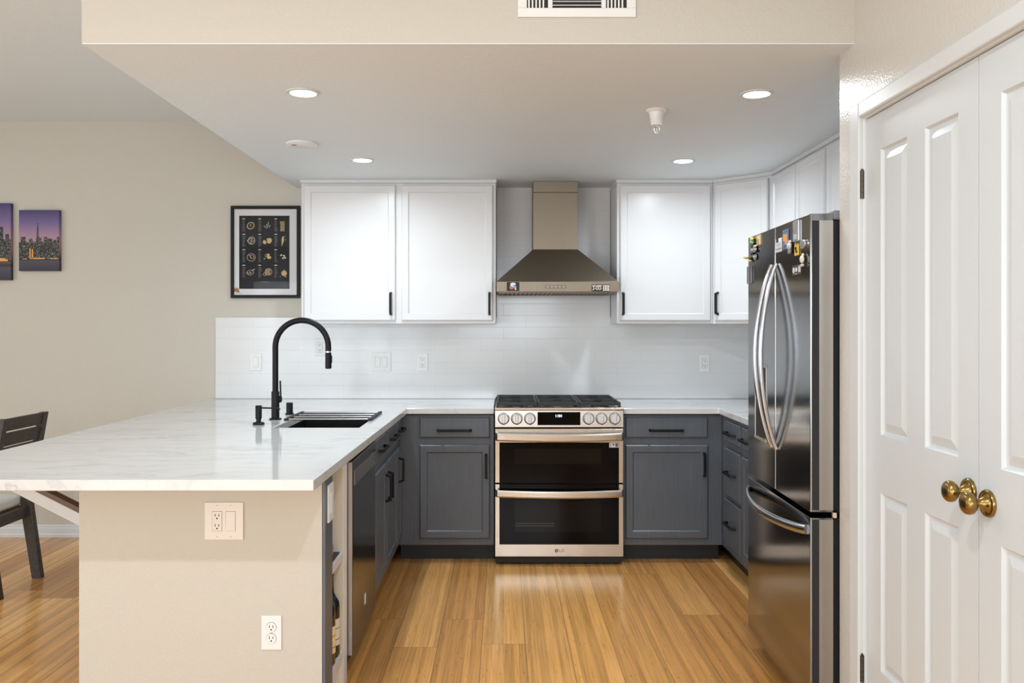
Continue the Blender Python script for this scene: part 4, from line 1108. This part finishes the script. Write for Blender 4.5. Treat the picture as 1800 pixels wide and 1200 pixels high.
canvas('small purple dusk skyline canvas with one pointed tower', x0, x1, z0, z1,
       [(.0, .3, .47, 0), (.05, .17, .56, 0), (.26, .34, .53, 0), (.34, .42, .48, 0), (.40, .54, .79, 1), (.50, .56, .55, 0), (.54, .62, .48, 0), (.62, .70, .56, 0), (.71, .83, .53, 0), (.70, .86, .48, 0), (.86, .93, .51, 0), (.94, 1.0, .56, 0), (.84, 1, .45, 0), (.3, .85, .44, 0)], .19,
       [(.28, .65, .195, .215), (.78, .99, .195, .21), (.27, .30, .2, .37), (.33, .36, .2, .36), (.1, .2, .19, .2)])
x1, z1 = at(19, 357, 5.69); z0 = at(0, 492, 5.69)[1]; x0 = x1 - .36
canvas('larger purple dusk skyline canvas cut off by the left edge', x0, x1, z0, z1,
       [(.0, .3, .5, 0), (.3, .6, .55, 0), (.5, .66, .62, 0), (.68, .86, .69, 0), (.84, 1.0, .53, 0), (.9, .97, .60, 0), (.95, 1, .52, 0)], .24, [(.3, .95, .245, .27), (.7, .9, .27, .285)])

# ------------------------------------------------------------------ dining chair
t = thing('dining_chair', 'dark wood dining chair with cream seat beyond the peninsula', 'chair', (-2.85, 4.6, 0))
BY0, BY1 = 4.40, 4.79        # near and far back posts
def post(y):
    bm = new()
    prof = [(0, -2.612, .052), (.40, -2.672, .060), (.47, -2.672, .056), (.93, -2.580, .036)]
    for (za, xa_, wa), (zb_, xb_, wb) in zip(prof, prof[1:]):
        hexa(bm, [(xa_ - wa / 2, y - .02, za), (xa_ + wa / 2, y - .02, za), (xa_ + wa / 2, y + .02, za), (xa_ - wa / 2, y + .02, za)],
                 [(xb_ - wb / 2, y - .02, zb_), (xb_ + wb / 2, y - .02, zb_), (xb_ + wb / 2, y + .02, zb_), (xb_ - wb / 2, y + .02, zb_)])
    bmesh.ops.remove_doubles(bm, verts=bm.verts[:], dist=1e-5)
    return obj('back_leg', bm, M['dark_wood'], t, .003)
post(BY0); post(BY1)
def px_x(z): return -2.672 + (z - .47) / .46 * .092
for z0, z1 in ((.862, .928), (.782, .852), (.70, .774), (.62, .692)):
    bm = new(); a, b = px_x(z0), px_x(z1)
    hexa(bm, [(a - .011, BY0 + .0205, z0), (a + .011, BY0 + .0205, z0), (a + .011, BY1 - .0205, z0), (a - .011, BY1 - .0205, z0)],
             [(b - .011, BY0 + .0205, z1), (b + .011, BY0 + .0205, z1), (b + .011, BY1 - .0205, z1), (b - .011, BY1 - .0205, z1)])
    obj('back_slat', bm, M['dark_wood'], t, .002)
for yy in (BY0 + .005, BY1 - .005):
    bm = new(); hexa(bm, [(-3.07, yy - .018, 0), (-3.034, yy - .018, 0), (-3.034, yy + .018, 0), (-3.07, yy + .018, 0)], [(-3.075, yy - .022, .405), (-3.03, yy - .022, .405), (-3.03, yy + .022, .405), (-3.075, yy + .022, .405)]); obj('front_leg', bm, M['dark_wood'], t, .003)
bm = new(); bx(bm, -2.685, -2.66, BY0 + .0205, BY1 - .0205, .345, .405); bx(bm, -3.06, -3.035, BY0 + .03, BY1 - .03, .345, .405)
bx(bm, -3.03, -2.702, BY0 - .012, BY0 + .012, .345, .405); bx(bm, -3.03, -2.702, BY1 - .012, BY1 + .012, .345, .405)
obj('apron', bm, M['dark_wood'], t, .002)
bm = new(); bx(bm, -3.09, -2.705, BY0 - .02, BY1 + .02, .4055, .47); obj('seat_cushion', bm, M['fabric'], t, .022, seg=4)
# countertop brace
t = thing('counter_brace', 'slanted white and brown brace under the counter overhang', 'brace', (-1.55, 3.22, .66))
p = Vector((-1.4835, 0, .655)); q = Vector((-1.86, 0, .8435)); dv = (q - p).normalized(); nv = Vector((dv.z, 0, -dv.x)) * -1
bm = new()
ztop = .8885
a = [(-1.4835, .655), (-1.4835, .605), (-1.952, .845), (-1.952, .8885)]
prism(bm, a, lambda u, v, d: (u, d, v), 3.2, 3.235); obj('brace_board', bm, M['trim'], t, .001)
e = [(-1.4835, .676), (-1.4835, .6555), (-1.948, .8885), (-1.907, .8885)]
prism(bm := new(), e, lambda u, v, d: (u, d, v), 3.195, 3.24); o = obj('brace_edge', bm, M['brown'], t); o['label'] = 'dark brown upper edge'
